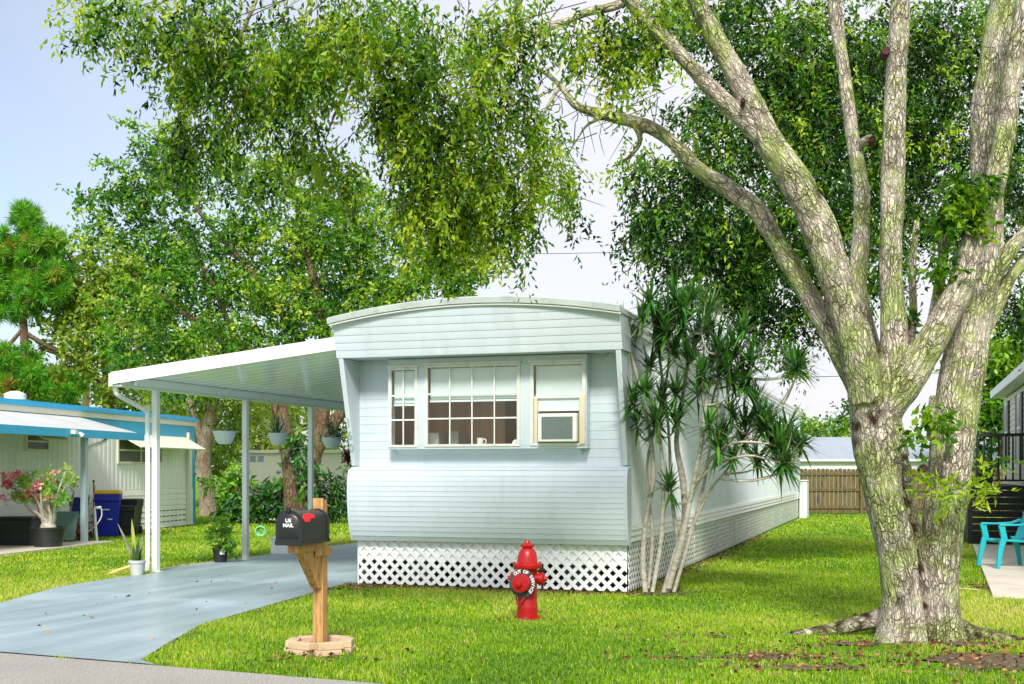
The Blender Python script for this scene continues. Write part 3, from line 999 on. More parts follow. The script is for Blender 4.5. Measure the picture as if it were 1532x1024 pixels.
# ------------------------------------------------------------------ fire hydrant
hp = G(789, 926)
hyd = thing('fire_hydrant', 'red fire hydrant with a dark out of service ring on the lawn before the lattice', 'fire hydrant', hp)
mb = MB()
mb.lathe([(0.135, 0.0), (0.135, 0.02), (0.104, 0.028), (0.102, 0.10), (0.104, 0.12), (0.099, 0.14), (0.099, 0.46), (0.104, 0.475), (0.106, 0.51)], 28)
for k in range(8):
    a = 2 * PI * k / 8 + 0.2
    mb.lathe([(0.012, 0.018), (0.012, 0.034), (0.0, 0.034)], 6, (0.12 * math.cos(a), 0.12 * math.sin(a), 0))
mb.build('barrel', M['red'], hyd)
mb = MB()
mb.lathe([(0.10, 0.510), (0.142, 0.515), (0.146, 0.525), (0.146, 0.555), (0.14, 0.563), (0.104, 0.57), (0.100, 0.60), (0.097, 0.635), (0.088, 0.675), (0.070, 0.705), (0.045, 0.722), (0, 0.727)], 30)
for k in range(8):
    a = 2 * PI * k / 8
    mb.lathe([(0.013, 0.50), (0.013, 0.578), (0.0, 0.58)], 6, (0.13 * math.cos(a), 0.13 * math.sin(a), 0))
mb.build('bonnet', M['red'], hyd)
mb = MB()
mb.lathe([(0.050, 0.715), (0.056, 0.73), (0.062, 0.745), (0.04, 0.76), (0.034, 0.765), (0.028, 0.79), (0.02, 0.80), (0.0, 0.80)], 10)
for k in range(6):
    a = 2 * PI * k / 6
    mb.lathe([(0.0, 0.728), (0.018, 0.734), (0.018, 0.752), (0, 0.756)], 6, (0.055 * math.cos(a), 0.055 * math.sin(a), 0))
mb.build('operating_nut', M['red'], hyd)
fd = Vector((-0.40, -0.917, 0)).normalized()
zc = 0.372
mb = MB(); mb.lathe([(0.082, 0.05), (0.082, 0.125), (0.094, 0.13), (0.094, 0.19), (0.088, 0.20), (0.03, 0.206), (0.028, 0.235), (0.0, 0.238)], 28, (0, 0, zc), fd)
mb.build('pumper_cap', M['red'], hyd)
mb = MB(); mb.lathe([(0.0955, 0.128), (0.142, 0.128), (0.144, 0.132), (0.142, 0.136), (0.0955, 0.136), (0.0955, 0.128)], 40, (0, 0, zc), fd)
ring = mb.build('service_ring', M['ring_dark'], hyd)
rx = Vector((0, 0, 1)).cross(fd).normalized()          # to the right, seen from the front
mb = MB()
msg = 'OUT OF SERVICE'
for i, ch in enumerate(msg):
    if ch == ' ': continue
    a = math.radians(128 - i * 13.2)
    tv, tf = text_geo(ch, 0.046, 0.0012)
    c_ = Vector((0, 0, zc)) + fd * 0.1385 + (rx * math.cos(a) + Vector((0, 0, 1)) * math.sin(a)) * 0.119
    u = rx * math.sin(a) - Vector((0, 0, 1)) * math.cos(a)
    w = rx * math.cos(a) + Vector((0, 0, 1)) * math.sin(a)
    mb.add([c_ + u * p.x + w * p.y + fd * p.z for p in tv], tf)
mb.build('lettering', M['letter_white'], ring, smooth=False)
for d in (Vector((0.96, -0.28, 0)), Vector((-0.96, 0.28, 0))):
    mb = MB(); mb.lathe([(0.052, 0.05), (0.052, 0.12), (0.062, 0.125), (0.062, 0.165), (0.054, 0.175), (0.024, 0.18), (0.022, 0.205), (0, 0.207)], 20, (0, 0, 0.41), d)
    mb.build('hose_cap', M['red'], hyd)
mb = MB()
mb.tube([(0.02, -0.105, 0.33), (-0.05, -0.125, 0.2), (-0.10, -0.1, 0.16), (-0.11, -0.02, 0.22), (-0.1, 0.02, 0.38)], 0.008, 6)
mb.build('chain', M['red'], hyd)

# ------------------------------------------------------------------ mailbox
mp_ = G(479, 974)
mail = thing('mailbox', 'black mailbox with red flag on a wooden post ringed with bricks', 'mailbox', mp_, YAW + 0.03)
mb = MB(); mb.box((0, 0, 0.60), (0.092, 0.092, 1.20))
mb.prism([(-0.046, 1.20), (0.046, 1.20), (0.046, 1.235), (-0.046, 1.275)], -0.046, 0.046, 'yz')
mb.span((-0.030, -0.052, 0.02), (0.030, -0.0462, 0.62))
mb.build('post', M['post_wood'], mail, smooth=False, bevel=0.004)
mb = MB(); mb.span((-0.046, -0.50, 0.845), (0.046, -0.047, 0.915)); mb.build('arm', M['post_wood'], mail, smooth=False, bevel=0.004)
mb = MB(); mb.prism([(-0.40, 0.844), (-0.047, 0.844), (-0.047, 0.53), (-0.10, 0.53)], -0.036, 0.036, 'yz'); mb.build('brace', M['post_wood'], mail, smooth=False, bevel=0.004)
mb = MB(); mb.span((0.047, -0.20, 0.80), (0.06, 0.11, 0.86)); mb.build('side_board', M['post_wood'], mail, smooth=False)


def arch(w, z0, z1, n=14):
    r = w / 2
    return [(-r, z0), (r, z0)] + [(r * math.cos(PI * i / n), z1 - r * 0.9 + r * 0.9 * math.sin(PI * i / n)) for i in range(n + 1)]


B0, B1, BW = 0.916, 1.185, 0.215
mb = MB(); mb.prism(arch(BW, B0 + 0.008, B1), -0.54, -0.055, 'xz')
mb.span((-BW / 2 - 0.006, -0.55, B0), (BW / 2 + 0.006, -0.05, B0 + 0.028))
mb.prism(arch(BW + 0.012, B0 + 0.012, B1 + 0.006), -0.10, -0.06, 'xz')
box = mb.build('box', M['mail_black'], mail, angle=50)
mb = MB(); mb.prism(arch(BW + 0.014, B0 - 0.004, B1 + 0.007), -0.572, -0.541, 'xz')
a0 = arch(BW - 0.03, B0 + 0.05, B1 - 0.02); a1 = arch(BW - 0.05, B0 + 0.06, B1 - 0.03)
loft(mb, [[(p[0], -0.5721, p[1]) for p in a0], [(p[0], -0.580, p[1]) for p in a1]])
mb.span((-BW / 2 - 0.006, -0.588, B0 + 0.0), (BW / 2 + 0.006, -0.5725, B0 + 0.03))
door = mb.build('door', M['mail_black'], box, angle=50, fix=True)
mb = MB(); mb.span((-0.018, -0.592, B1 - 0.012), (0.018, -0.560, B1 + 0.035)); mb.build('latch', M['mail_black'], box, smooth=False, bevel=0.006)
for body, z, s in (('US', 1.108, 0.042), ('MAIL', 1.070, 0.040)):
    tv, tf = text_geo(body, s, 0.0015)
    MB().add([Vector((p.x * 1.05, -0.5815 - p.z, z + p.y)) for p in tv], tf).build('lettering', M['letter_white'], box, smooth=False)
mb = MB()
mb.prism([(-0.525, B1 - 0.088), (-0.53, B1 - 0.052), (-0.47, B1 - 0.026), (-0.37, B1 - 0.022), (-0.31, B1 - 0.036), (-0.31, B1 - 0.062), (-0.40, B1 - 0.066), (-0.45, B1 - 0.090)], BW / 2 + 0.004, BW / 2 + 0.014, 'yz')
mb.v = [(p[0] + 0.004 - max(0.0, p[2] - (B1 - 0.09)) * 0.6, p[1], p[2]) for p in mb.v]
mb.build('flag', M['mail_red'], box, smooth=False, bevel=0.003)

# bricks round the post
BL = ['tan edging brick at the front right of the ring round the mailbox post', 'tan edging brick at the right end of the ring round the mailbox post',
      'tan edging brick at the back right of the ring round the mailbox post', 'tan edging brick at the back left of the ring round the mailbox post',
      'tan edging brick at the left end of the ring round the mailbox post', 'tan edging brick at the front left of the ring round the mailbox post']
first = None
for i, lb in enumerate(BL):
    a = math.radians(-63 + i * 60)
    for lay in (0, 1):
        if first is None:
            o = MB().box((0, 0, 0.029), (0.222, 0.10, 0.058), taper=0.95).build('edging_brick', M['brick_tan'], None, smooth=False, bevel=0.008)
            first = o
        else:
            o = first.copy(); COL.objects.link(o)
        aa = a + (0.03 if lay else -0.05)
        r = 0.225 + (0.012 if lay == 0 else 0)
        o.location = (mp_.x + r * math.cos(aa), mp_.y + r * math.sin(aa), lay * 0.059 - 0.018)
        o.rotation_euler = (0, 0, aa + PI / 2 + random.uniform(-0.05, 0.05))
        tag(o, lb + (', upper course' if lay else ', lower course'), 'brick', 'edging bricks round the mailbox')
mb = MB(); mb.lathe([(0.20, 0.0), (0.19, 0.05), (0.1, 0.07), (0.0, 0.075)], 18, mp_); tag(mb.build('soil', M['soil']), kind='stuff')


# ------------------------------------------------------------------ plants in pots
def pot(root, m, r0, r1, h, rim=0.012):
    mb = MB(); mb.lathe([(r0, 0), (r1, h - 0.04), (r1 + rim, h - 0.038), (r1 + rim, h), (r1 - 0.012, h), (r1 - 0.02, h - 0.05), (0, h - 0.05)], 24)
    p = mb.build('pot', m, root)
    MB().lathe([(r1 - 0.02, h - 0.045), (0, h - 0.035)], 16).build('soil', M['soil'], p)
    return p


def straps(root, name, m, n, z0, lmin, lmax, w, spread, r=0.05, bend=0.3, tint=(0.3, 0.3)):
    """Upright or arching strap leaves from one base."""
    V, Fc, T = [], [], []
    for i in range(n):
        a = rng.uniform(0, 2 * PI); L = rng.uniform(lmin, lmax)
        lean = rng.uniform(0, spread)
        d = np.array([math.cos(a) * math.sin(lean), math.sin(a) * math.sin(lean), math.cos(lean)])
        s = np.array([-math.sin(a), math.cos(a), 0])
        b = np.array([math.cos(a) * r * rng.random(), math.sin(a) * r * rng.random(), z0])
        k0 = len(V)
        K = 5
        for k in range(K):
            t = k / (K - 1)
            c = b + d * L * t + np.array([math.cos(a), math.sin(a), -0.6]) * bend * L * t * t * lean
            ww = w * (0.7 + 0.6 * t) * (1 - t ** 3) / 2 + 0.001
            V += [c - s * ww, c + s * ww]
        tv = rng.normal(*tint)
        T += [tv] * (2 * K)
        for k in range(K - 1):
            Fc += [k0 + 2 * k, k0 + 2 * k + 1, k0 + 2 * k + 3, k0 + 2 * k + 2]
    return np_mesh(name, np.array(V), np.array(Fc), np.arange(0, len(Fc), 4), m, root, np.clip(np.array(T), 0, 1))


def foliage(root, blobs, m, per=8, droop=0.2, slen=0.12, leaf=(0.08, 0.04), name='foliage', t0=0.45, tv=0.25):
    P, D, L, W, T = spray_cloud(blobs, per, droop, slen, leaf, t0, tv)
    return leaves(name, P, D, L, W, T, m, root)


t = thing('snake_plant', 'snake plant with tall striped leaves in a grey pot beside the first carport post', 'potted plant', G(205, 862))
pot(t, M['pot_grey'], 0.088, 0.108, 0.225)
straps(t, 'foliage', M['leaf_strap'], 13, 0.17, 0.25, 0.46, 0.042, 0.35, 0.06, 0.1, (0.35, 0.2))
straps(t, 'tall_leaf', M['leaf_strap'], 2, 0.17, 0.6, 0.8, 0.065, 0.35, 0.02, 0.2, (0.9, 0.05)).rotation_euler = (0, -0.15, 0)
mb = MB()
o = straps(t, 'fallen_leaf', M['leaf_strap'], 4, 0.0, 0.34, 0.42, 0.04, 0.25, 0.02, 0.3, (0.95, 0.05)); o.location = (-0.02, -0.03, 0.17); o.rotation_euler = (0.1, -1.95, 0)

t = thing('leafy_potted_plant', 'leafy light green plant in a black nursery pot at the edge of the driveway', 'potted plant', G(330, 843))
p = pot(t, M['pot_black'], 0.095, 0.125, 0.25)
mb = MB(); mb.add([(0.02, -0.128, 0.15), (0.09, -0.112, 0.15), (0.09, -0.112, 0.2), (0.02, -0.128, 0.2)], [(0, 1, 2, 3)]); mb.build('tag', M['letter_white'], p, smooth=False)
mb = MB()
for i in range(7):
    a = i * 0.9
    mb.tube([(0, 0, 0.2), (0.05 * math.cos(a), 0.05 * math.sin(a), 0.45), (0.14 * math.cos(a), 0.14 * math.sin(a), 0.6 + 0.04 * (i % 3))], [0.007, 0.006, 0.003], 5)
mb.build('stem', M['leaf_shrub'], t)
foliage(t, [((0, 0, 0.58), (0.2, 0.2, 0.16), 34), ((0.02, 0, 0.4), (0.22, 0.2, 0.14), 22), ((-0.08, 0, 0.68), (0.1, 0.1, 0.1), 12)], M['leaf_fresh'], 5, 0.35, 0.1, (0.115, 0.062))

t = thing('desert_rose', 'pink flowering desert rose with swollen pale stems in a wide black tub', 'potted plant', G(72, 821))
pot(t, M['pot_black'], 0.25, 0.32, 0.42, 0.02)
mb = MB()
for i in range(12):
    a = i * 0.53 + 0.2; r = 0.35 + 0.35 * ((i * 7) % 5) / 5
    mb.tube([(0.05 * math.cos(a), 0.05 * math.sin(a), 0.36), (0.12 * math.cos(a), 0.1 * math.sin(a), 0.6), (r * 0.6 * math.cos(a) - 0.1, r * 0.5 * math.sin(a), 0.8 + 0.1 * (i % 3)), (r * 1.1 * math.cos(a) - 0.15, r * 0.7 * math.sin(a), 1.05 + 0.15 * (i % 4))],
            [0.055, 0.035, 0.02, 0.01], 6)
mb.lathe([(0.16, 0.34), (0.15, 0.44), (0.07, 0.58), (0, 0.6)], 12)
mb.build('stem', M['dragon_stem'], t)
fb = [((-0.15 + 0.72 * math.cos(i * 1.3) * (0.3 + 0.7 * ((i * 5) % 7) / 7), 0.4 * math.sin(i * 1.3), 0.95 + 0.55 * ((i * 3) % 8) / 8), (0.2, 0.2, 0.15), 16) for i in range(20)]
foliage(t, fb, M['leaf_fresh'], 6, 0.0, 0.08, (0.075, 0.03), t0=0.55)
fl = [((c[0] - 0.2 + rng.normal() * 0.08, c[1] - 0.1, c[2] + 0.03), (0.06, 0.06, 0.04), 4) for c, r, k in fb] + [((-0.35, -0.2, 0.98), (0.07, 0.07, 0.05), 6), ((-0.7, -0.1, 1.25), (0.08, 0.08, 0.06), 7), ((-0.62, -0.15, 1.0), (0.08, 0.08, 0.06), 6), ((-0.5, -0.1, 1.4), (0.08, 0.08, 0.06), 6)]
for f_ in fl:
    foliage(t, [f_], M['leaf_pink'], 5, 0.0, 0.03, (0.075, 0.065), 'flower', 0.45, 0.3)


def basket(name, label, loc, r, m, hang, kind):
    t = thing(name, label, 'hanging basket', loc, 0, 'baskets hanging under the carport')
    mb = MB(); mb.lathe([(0.0, 0.0), (r * 0.55, 0.008), (r * 0.8, 0.07), (r * 0.97, 0.17), (r, 0.2), (r * 1.03, 0.2), (r * 1.03, 0.215), (r * 0.95, 0.215), (r * 0.9, 0.16), (0, 0.15)], 24)
    mb.build('bowl', m, t)
    mb = MB()
    for i in range(3):
        a = i * 2.09 + 0.4
        mb.tube([(r * math.cos(a), r * math.sin(a), 0.21), (0, 0, hang - 0.06)], 0.004, 4, 1)
    mb.tube([(0, 0, hang - 0.07), (0, 0, hang)], 0.005, 4, 1)
    mb.build('hanger', M['wire'], t)
    if kind == 'sparse':
        foliage(t, [((0, 0, 0.24), (r * 0.6, r * 0.6, 0.05), 7)], M['leaf_shrub'], 5, 0.0, 0.1, (0.07, 0.03))
    elif kind == 'grassy':
        straps(t, 'foliage', M['leaf_shrub'], 60, 0.18, 0.2, 0.42, 0.012, 0.8, 0.1, 0.3)
    elif kind == 'bushy':
        foliage(t, [((0, 0, 0.32), (r * 0.8, r * 0.8, 0.13), 40), ((0, 0, 0.22), (r * 0.95, r * 0.95, 0.08), 20)], M['leaf_shrub'], 6, 0.2, 0.14, (0.07, 0.03))
    else:
        foliage(t, [((0, 0, 0.25), (r * 1.1, r, 0.12), 36), ((-r, 0, 0.1), (0.14, 0.14, 0.2), 26), ((-r * 1.1, 0, -0.25), (0.10, 0.1, 0.22), 18), ((r * 0.6, 0, 0.1), (0.1, 0.1, 0.15), 10)], M['leaf_purple'], 6, 0.6, 0.16, (0.075, 0.045))
    return t


for nm, lb, y, z, r, m, k, xo in (('hanging_basket', 'white hanging bowl with a few short sprigs, the nearest of the hanging bowls', 2.75, 1.93, 0.18, 'basket_white', 'sparse', 0),
                              ('hanging_basket', 'white hanging bowl with thin grassy leaves before the oak trunk', 4.5, 1.95, 0.165, 'basket_white', 'grassy', 0),
                              ('hanging_basket', 'white hanging bowl of bushy green plants next to the home wall', 6.6, 1.93, 0.19, 'basket_white', 'bushy', 0),
                              ('hanging_basket', 'brown coir hanging basket trailing dark purple leaves', 7.9, 1.72, 0.19, 'coco', 'purple', 0.0)):
    basket(nm, lb, H(-5.46 + xo, y, z), r, M[m], 2.70 - z, k)

# pots and planters by the carport's far end
t = thing('strap_plant', 'tall strap leaved plant in a white pot beside the mobile home', 'potted plant', H(-2.55, 4.3, 0.02))
pot(t, M['pot_white'], 0.16, 0.2, 0.34)
straps(t, 'foliage', M['leaf_strap'], 46, 0.3, 0.4, 0.78, 0.04, 0.55, 0.1, 0.25, (0.2, 0.15))
t = thing('dracaena_pot', 'dark leaved potted plant just behind the tall strap plant', 'potted plant', H(-2.7, 5.6, 0.02))
pot(t, M['pot_black'], 0.15, 0.2, 0.3)
straps(t, 'foliage', M['leaf_purple'], 40, 0.3, 0.5, 0.95, 0.05, 0.6, 0.08, 0.3, (0.3, 0.2))
t = thing('wooden_planter', 'brown wooden planter box standing behind the mailbox post', 'planter', H(-2.9, 3.1, 0.02), YAW)
mb = MB(); mb.span((-0.22, -0.15, 0), (0.22, 0.15, 0.2)); mb.span((-0.235, -0.165, 0.2), (0.235, 0.165, 0.225)); mb.build('box', M['terracotta'], t, smooth=False, bevel=0.004)
foliage(t, [((0, 0, 0.33), (0.2, 0.12, 0.1), 26)], M['leaf_shrub'], 6, 0.1, 0.14, (0.09, 0.04))
t = thing('white_planter', 'low square white planter at the driveway edge behind the mailbox', 'planter', G(430, 829), YAW)
mb = MB(); mb.box((0, 0, 0.14), (0.44, 0.44, 0.28)); mb.box((0, 0, 0.295), (0.48, 0.48, 0.03)); mb.build('box', M['pot_white'], t, smooth=False, bevel=0.006)

# ------------------------------------------------------------------ neighbouring home on the far side
NY = -math.radians(9.8)
NB = Vector((-8.8, 33.3, 0))
nh = thing('neighbour_home', 'long white mobile home with bright blue roof trim across the lawn', 'mobile home', NB, NY)
nb = []
y = -18.0
while y < -0.3:
    nb += [(0.0, y), (0.012, y + 0.03), (0.012, y + 0.13), (0.0, y + 0.16)]
    y += 0.2
mb = MB(); mb.prism([(-0.05, -18.1)] + nb + [(0.0, -0.01), (-0.05, -0.01)], 1.04, 2.40, 'xy'); mb.build('wall', M['n_wall'], nh, smooth=False)
mb = MB()
for i in range(7):
    z = 0.03 + i * 0.144
    mb.prism([(-0.03, z), (0.022, z), (0.010, z + 0.142), (-0.03, z + 0.142)], -18.1, 0.0, 'xz')
mb.build('skirting', M['n_wall'], nh, smooth=False)
mb = MB()
for z in (0.17, 0.31, 0.455):
    y = -17.8
    while y < -0.4:
        mb.span((0.018, y, z), (0.0225, y + 0.16, z + 0.02)); y += 0.24
mb.build('skirt_vent', M['dark_gap'], nh, smooth=False)
mb = MB(); mb.span((-4, -18.1, 0.0), (-0.06, -0.02, 2.86)); mb.build('shell', M['n_wall'], nh, smooth=False)
mb = MB(); mb.span((-0.055, -18.1, 2.401), (0.02, 0.0, 2.73)); mb.span((0.0, -0.10, 0.0), (0.03, 0.02, 2.40)); mb.build('blue_band', M['n_blue'], nh, smooth=False)
mb = MB(); mb.span((-0.055, -18.1, 2.731), (0.06, 0.03, 2.86)); mb.build('cream_strip', M['n_cream'], nh, smooth=False)
mb = MB(); mb.span((-4.1, -18.2, 2.861), (0.10, 0.10, 2.94)); mb.span((-4.0, -18.1, 2.941), (0.02, 0.02, 2.985)); mb.build('roof', M['n_blue'], nh, smooth=False)
mb = MB(); mb.lathe([(0.17, 2.98), (0.17, 3.12), (0.24, 3.13), (0.24, 3.26), (0.1, 3.32), (0, 3.32)], 14, (-1.5, -6.2, 0)); mb.lathe([(0.06, 2.98), (0.06, 3.1), (0.09, 3.12), (0, 3.16)], 10, (-1.3, -7.6, 0))
mb.build('roof_vent', M['n_cream'], nh)
mb = MB(); mb.span((0.03, -0.55, 0.05), (0.10, -0.48, 2.55)); mb.build('downspout', M['n_cream'], nh, smooth=False)
for y0, y1, z0, z1, c in ((-4.35, -2.0, 1.68, 2.30, 2), (-8.25, -7.35, 1.92, 2.3, 1)):
    mb = MB()
    mb.span((0.0, y0, z0), (0.05, y1, z0 + 0.05)); mb.span((0.0, y0, z1 - 0.05), (0.05, y1, z1))
    for i in range(c + 1):
        yy = y0 + (y1 - y0 - 0.06) * i / c
        mb.span((0.0, yy, z0 + 0.051), (0.048, yy + 0.06, z1 - 0.051))
    mb.span((0.0, y0 + 0.06, (z0 + z1) / 2), (0.04, y1 - 0.06, (z0 + z1) / 2 + 0.04))
    w = mb.build('window', M['n_cream'], nh, smooth=False)
    MB().span((0.0125, y0 + 0.03, z0 + 0.03), (0.025, y1 - 0.03, z1 - 0.03)).build('pane', M['dark_glass'], w, smooth=False)
mb = MB(); mb.prism([(0.02, 2.38), (0.62, 2.06), (0.63, 2.09), (0.02, 2.42)], -4.3, -0.62, 'xz'); mb.build('window_awning', M['n_cream'], nh, smooth=False)
mb = MB(); mb.prism([(0.02, 2.38), (0.42, 2.16), (0.43, 2.19), (0.02, 2.42)], -8.2, -7.3, 'xz'); mb.build('window_awning', M['n_cream'], nh, smooth=False)
# its lean-to patio cover
pc = thing('patio_cover', 'grey lean-to patio cover with a bright blue edge on the neighbouring home', 'patio cover', NB, NY)
mb = MB(); mb.prism([(0.03, 2.72), (1.52, 2.335), (1.52, 2.30), (0.03, 2.68)], -18, -6.1, 'xz'); mb.build('roof', M['n_pale_roof'], pc, smooth=False)
mb = MB(); mb.span((1.521, -18, 2.18), (1.60, -6.08, 2.345)); mb.build('blue_edge', M['n_blue'], pc, smooth=False)
for y in (-8.35, -14.5):
    mb = MB(); mb.span((1.36, y - 0.055, 0), (1.47, y + 0.055, 2.31)); mb.build('post', M['n_post'], pc, smooth=False)
mb = MB(); mb.tube([(1.5, -7.6, 2.25), (1.5, -7.7, 2.12), (1.45, -8.1, 2.02), (1.42, -8.25, 1.9)], 0.04, 6); mb.build('downspout', M['n_cream'], pc)
mb = MB(); mb.span((1.602, -9.2, 2.24), (1.70, -9.1, 2.32)); mb.lathe([(0.03, 0), (0.05, 0.1), (0, 0.1)], 8, (1.66, -9.0, 2.27), (0.5, 0.3, -0.5)); mb.build('floodlight', M['n_cream'], pc, smooth=False)
tag(MB().span((-0.2, -18, 0.0), (1.9, -8.0, 0.04)).build('patio_slab', M['slab'], smooth=False), kind='structure')
bpy.data.objects['patio_slab'].location = NB; bpy.data.objects['patio_slab'].rotation_euler = (0, 0, NY)


def NHp(x, y, z=0):
    c, s = math.cos(NY), math.sin(NY)
    return NB + Vector((x * c - y * s, x * s + y * c, z))


def wheelie(name, label, loc, w, d, h, m, lidm, rz, lid_h=0.05):
    t = thing(name, label, 'bin', loc, rz)
    mb = MB()
    loft(mb, [[(-w * a / 2, -d * b / 2, z), (w * a / 2, -d * b / 2, z), (w * a / 2, d * b / 2, z), (-w * a / 2, d * b / 2, z)] for a, b, z in ((0.78, 0.72, 0.03), (0.94, 0.92, h * 0.82), (1.0, 1.0, h * 0.84), (1.02, 1.02, h))])
    mb.span((-w * 0.5, -d * 0.525, h * 0.86), (w * 0.5, -d * 0.50, h * 0.93))
    mb.build('body', m, t, smooth=False, bevel=0.02)
    mb = MB()
    loft(mb, [[(-w * a / 2, -d * a / 2, z), (w * a / 2, -d * a / 2, z), (w * a / 2, d * a / 2, z), (-w * a / 2, d * a / 2, z)] for a, z in ((1.06, h + 0.001), (1.06, h + lid_h * 0.5), (0.9, h + lid_h))])
    mb.build('lid', lidm, t, smooth=False, bevel=0.015)
    for s in (-1, 1):
        MB().lathe([(0.0, -0.02), (0.1, -0.02), (0.1, 0.02), (0, 0.02)], 14, (s * w * 0.42, d * 0.36, 0.1), (1, 0, 0)).build('wheel', M['rubber'], t)
    return t


b = wheelie('recycling_bin', 'blue wheeled recycling bin with a yellow lid behind the patio post', NHp(0.62, -5.9), 0.56, 0.62, 0.98, M['bin_blue'], M['bin_yellow'], NY + 0.4, 0.09)
mb = MB(); mb.span((-0.1, -0.325, 0.62), (0.06, -0.300, 0.645)); mb.span((0.02, -0.30, 0.40), (0.12, -0.26, 0.425)); mb.build('mark', M['letter_white'], b, smooth=False)
wheelie('trash_can', 'larger dark trash can with a lid beside the white wall', NHp(0.62, -4.95), 0.56, 0.56, 0.80, M['bin_black'], M['bin_black'], NY + 0.2)
wheelie('trash_can', 'smaller dark trash can between the blue bin and the larger can', NHp(0.85, -5.5), 0.46, 0.44, 0.68, M['bin_black'], M['bin_black'], NY + 0.3, 0.02)
# odds and ends under the patio cover
t = thing('wheelbarrow', 'faded green wheelbarrow tipped up against the clutter under the patio cover', 'wheelbarrow', NHp(1.0, -8.6, 0.04), NY + 0.5)
mb = MB()
loft(mb, [[(-0.28, -0.05, 0.05), (0.28, -0.05, 0.05), (0.30, 0.0, 0.05), (-0.30, 0.0, 0.05)], [(-0.36, 0.30, 0.62), (0.36, 0.30, 0.62), (0.38, 0.36, 0.60), (-0.38, 0.36, 0.60)]])
loft(mb, [[(-0.29, -0.06, 0.06), (-0.27, -0.06, 0.06), (-0.36, 0.30, 0.62), (-0.38, 0.30, 0.62)], [(-0.33, -0.26, 0.2), (-0.31, -0.26, 0.2), (-0.40, 0.06, 0.72), (-0.42, 0.06, 0.72)]])
mb.build('tray', M['barrow_green'], t, smooth=False)
mb = MB(); mb.lathe([(0.05, -0.03), (0.17, -0.04), (0.19, 0), (0.17, 0.04), (0.05, 0.03)], 16, (0.0, 0.45, 0.2), (1, 0, 0)); mb.build('wheel', M['rubber'], t)
for s in (-1, 1):
    mb = MB(); mb.tube([(s * 0.08, 0.5, 0.2), (s * 0.2, 0.42, 0.6), (s * 0.28, 0.3, 1.05)], 0.018, 6); mb.build('handle', M['pole_wood'], t)
t = thing('lawn_mower', 'red lawn mower with a folded handle parked behind the green wheelbarrow', 'lawn mower', NHp(0.75, -7.7, 0.04), NY + 0.9)
mb = MB(); loft(mb, [[(-0.26 * k, -0.36 * k, z), (0.26 * k, -0.36 * k, z), (0.26 * k, 0.36 * k, z), (-0.26 * k, 0.36 * k, z)] for k, z in ((1, 0.12), (1, 0.22), (0.8, 0.3))])
mb.build('deck', M['mower_red'], t, smooth=False, bevel=0.03)
mb = MB(); mb.lathe([(0.15, 0.3), (0.15, 0.42), (0.1, 0.47), (0, 0.47)], 14); mb.build('engine', M['rubber'], t)
for x in (-0.28, 0.28):
    for y in (-0.27, 0.27):
        MB().lathe([(0.0, -0.025), (0.1, -0.025), (0.1, 0.025), (0, 0.025)], 14, (x, y, 0.1), (1, 0, 0)).build('wheel', M['rubber'], t)
mb = MB(); mb.tube([(-0.22, 0.3, 0.22), (-0.22, 0.62, 0.75), (-0.2, 0.68, 0.85), (0.2, 0.68, 0.85), (0.22, 0.62, 0.75), (0.22, 0.3, 0.22)], 0.022, 6); mb.build('handle', M['mower_red'], t)
t = thing('folding_chair', 'blue canvas folding chair leaning beside the patio post', 'chair', NHp(0.75, -8.05, 0.04), NY - 0.3)
mb = MB(); mb.span((-0.24, 0.0, 0.42), (0.24, 0.42, 0.44)); mb.build('seat', M['chair_blue'], t, smooth=False)
mb = MB(); mb.box((0, 0.46, 0.72), (0.46, 0.02, 0.36), Matrix.Rotation(-0.2, 3, 'X')); mb.build('backrest', M['chair_blue'], t, smooth=False)
for s in (-1, 1):
    mb = MB(); mb.tube([(s * 0.25, -0.02, 0), (s * 0.25, 0.38, 0.45), (s * 0.25, 0.50, 0.95)], 0.013, 6); mb.build('leg', M['wire'], t)
    mb = MB(); mb.tube([(s * 0.22, 0.46, 0), (s * 0.22, 0.02, 0.44)], 0.013, 6, 1); mb.build('leg', M['wire'], t)
t = thing('standpipe', 'white pipe stand with a looped hose on the lawn before the blue bin', 'tap', G(145, 811))
mb = MB(); mb.tube([(0, 0, 0), (-0.03, 0, 0.35), (-0.05, 0, 0.72)], 0.03, 8); mb.tube([(-0.05, 0, 0.72), (0.09, 0, 0.73)], 0.03, 8, 1); mb.build('pipe', M['pvc'], t)
mb = MB(); mb.tube([(0.09, 0, 0.71), (0.10, 0, 0.55), (0.0, -0.04, 0.36), (-0.2, -0.03, 0.2), (-0.45, 0, 0.05), (-0.8, 0.1, 0.02), (-1.1, 0.3, 0.02)], 0.012, 6); mb.build('hose', M['pvc'], t)
t = thing('garden_pole', 'thin rusty pole standing beside the blue bin', 'pole', G(140, 806))
mb = MB(); mb.tube([(0, 0, 0), (0.0, 0, 1.25)], 0.013, 6, 1); mb.lathe([(0.025, 1.25), (0.03, 1.28), (0, 1.31)], 8); mb.build('rod', M['bark_dark'], t)
t = thing('broom', 'wooden broom leaning by the red mower', 'broom', NHp(1.2, -7.95, 0.04), NY)
mb = MB(); mb.tube([(0, 0, 0.1), (0.05, 0.35, 1.15)], 0.013, 6, 1); mb.build('handle', M['pole_wood'], t)
mb = MB(); mb.box((0, -0.01, 0.06), (0.28, 0.06, 0.1), taper=0.8); mb.build('head', M['coco'], t, smooth=False)
t = thing('garden_cart', 'dark green barrel shaped cart with a white leg at the left edge of the photo', 'cart', NHp(0.75, -11.0, 0.04), NY)
mb = MB(); mb.lathe([(0.26, 0.30), (0.32, 0.5), (0.33, 0.75), (0.30, 0.95), (0.28, 0.95), (0.26, 0.4), (0, 0.34)], 18); mb.build('tub', M['barrow_green'], t)
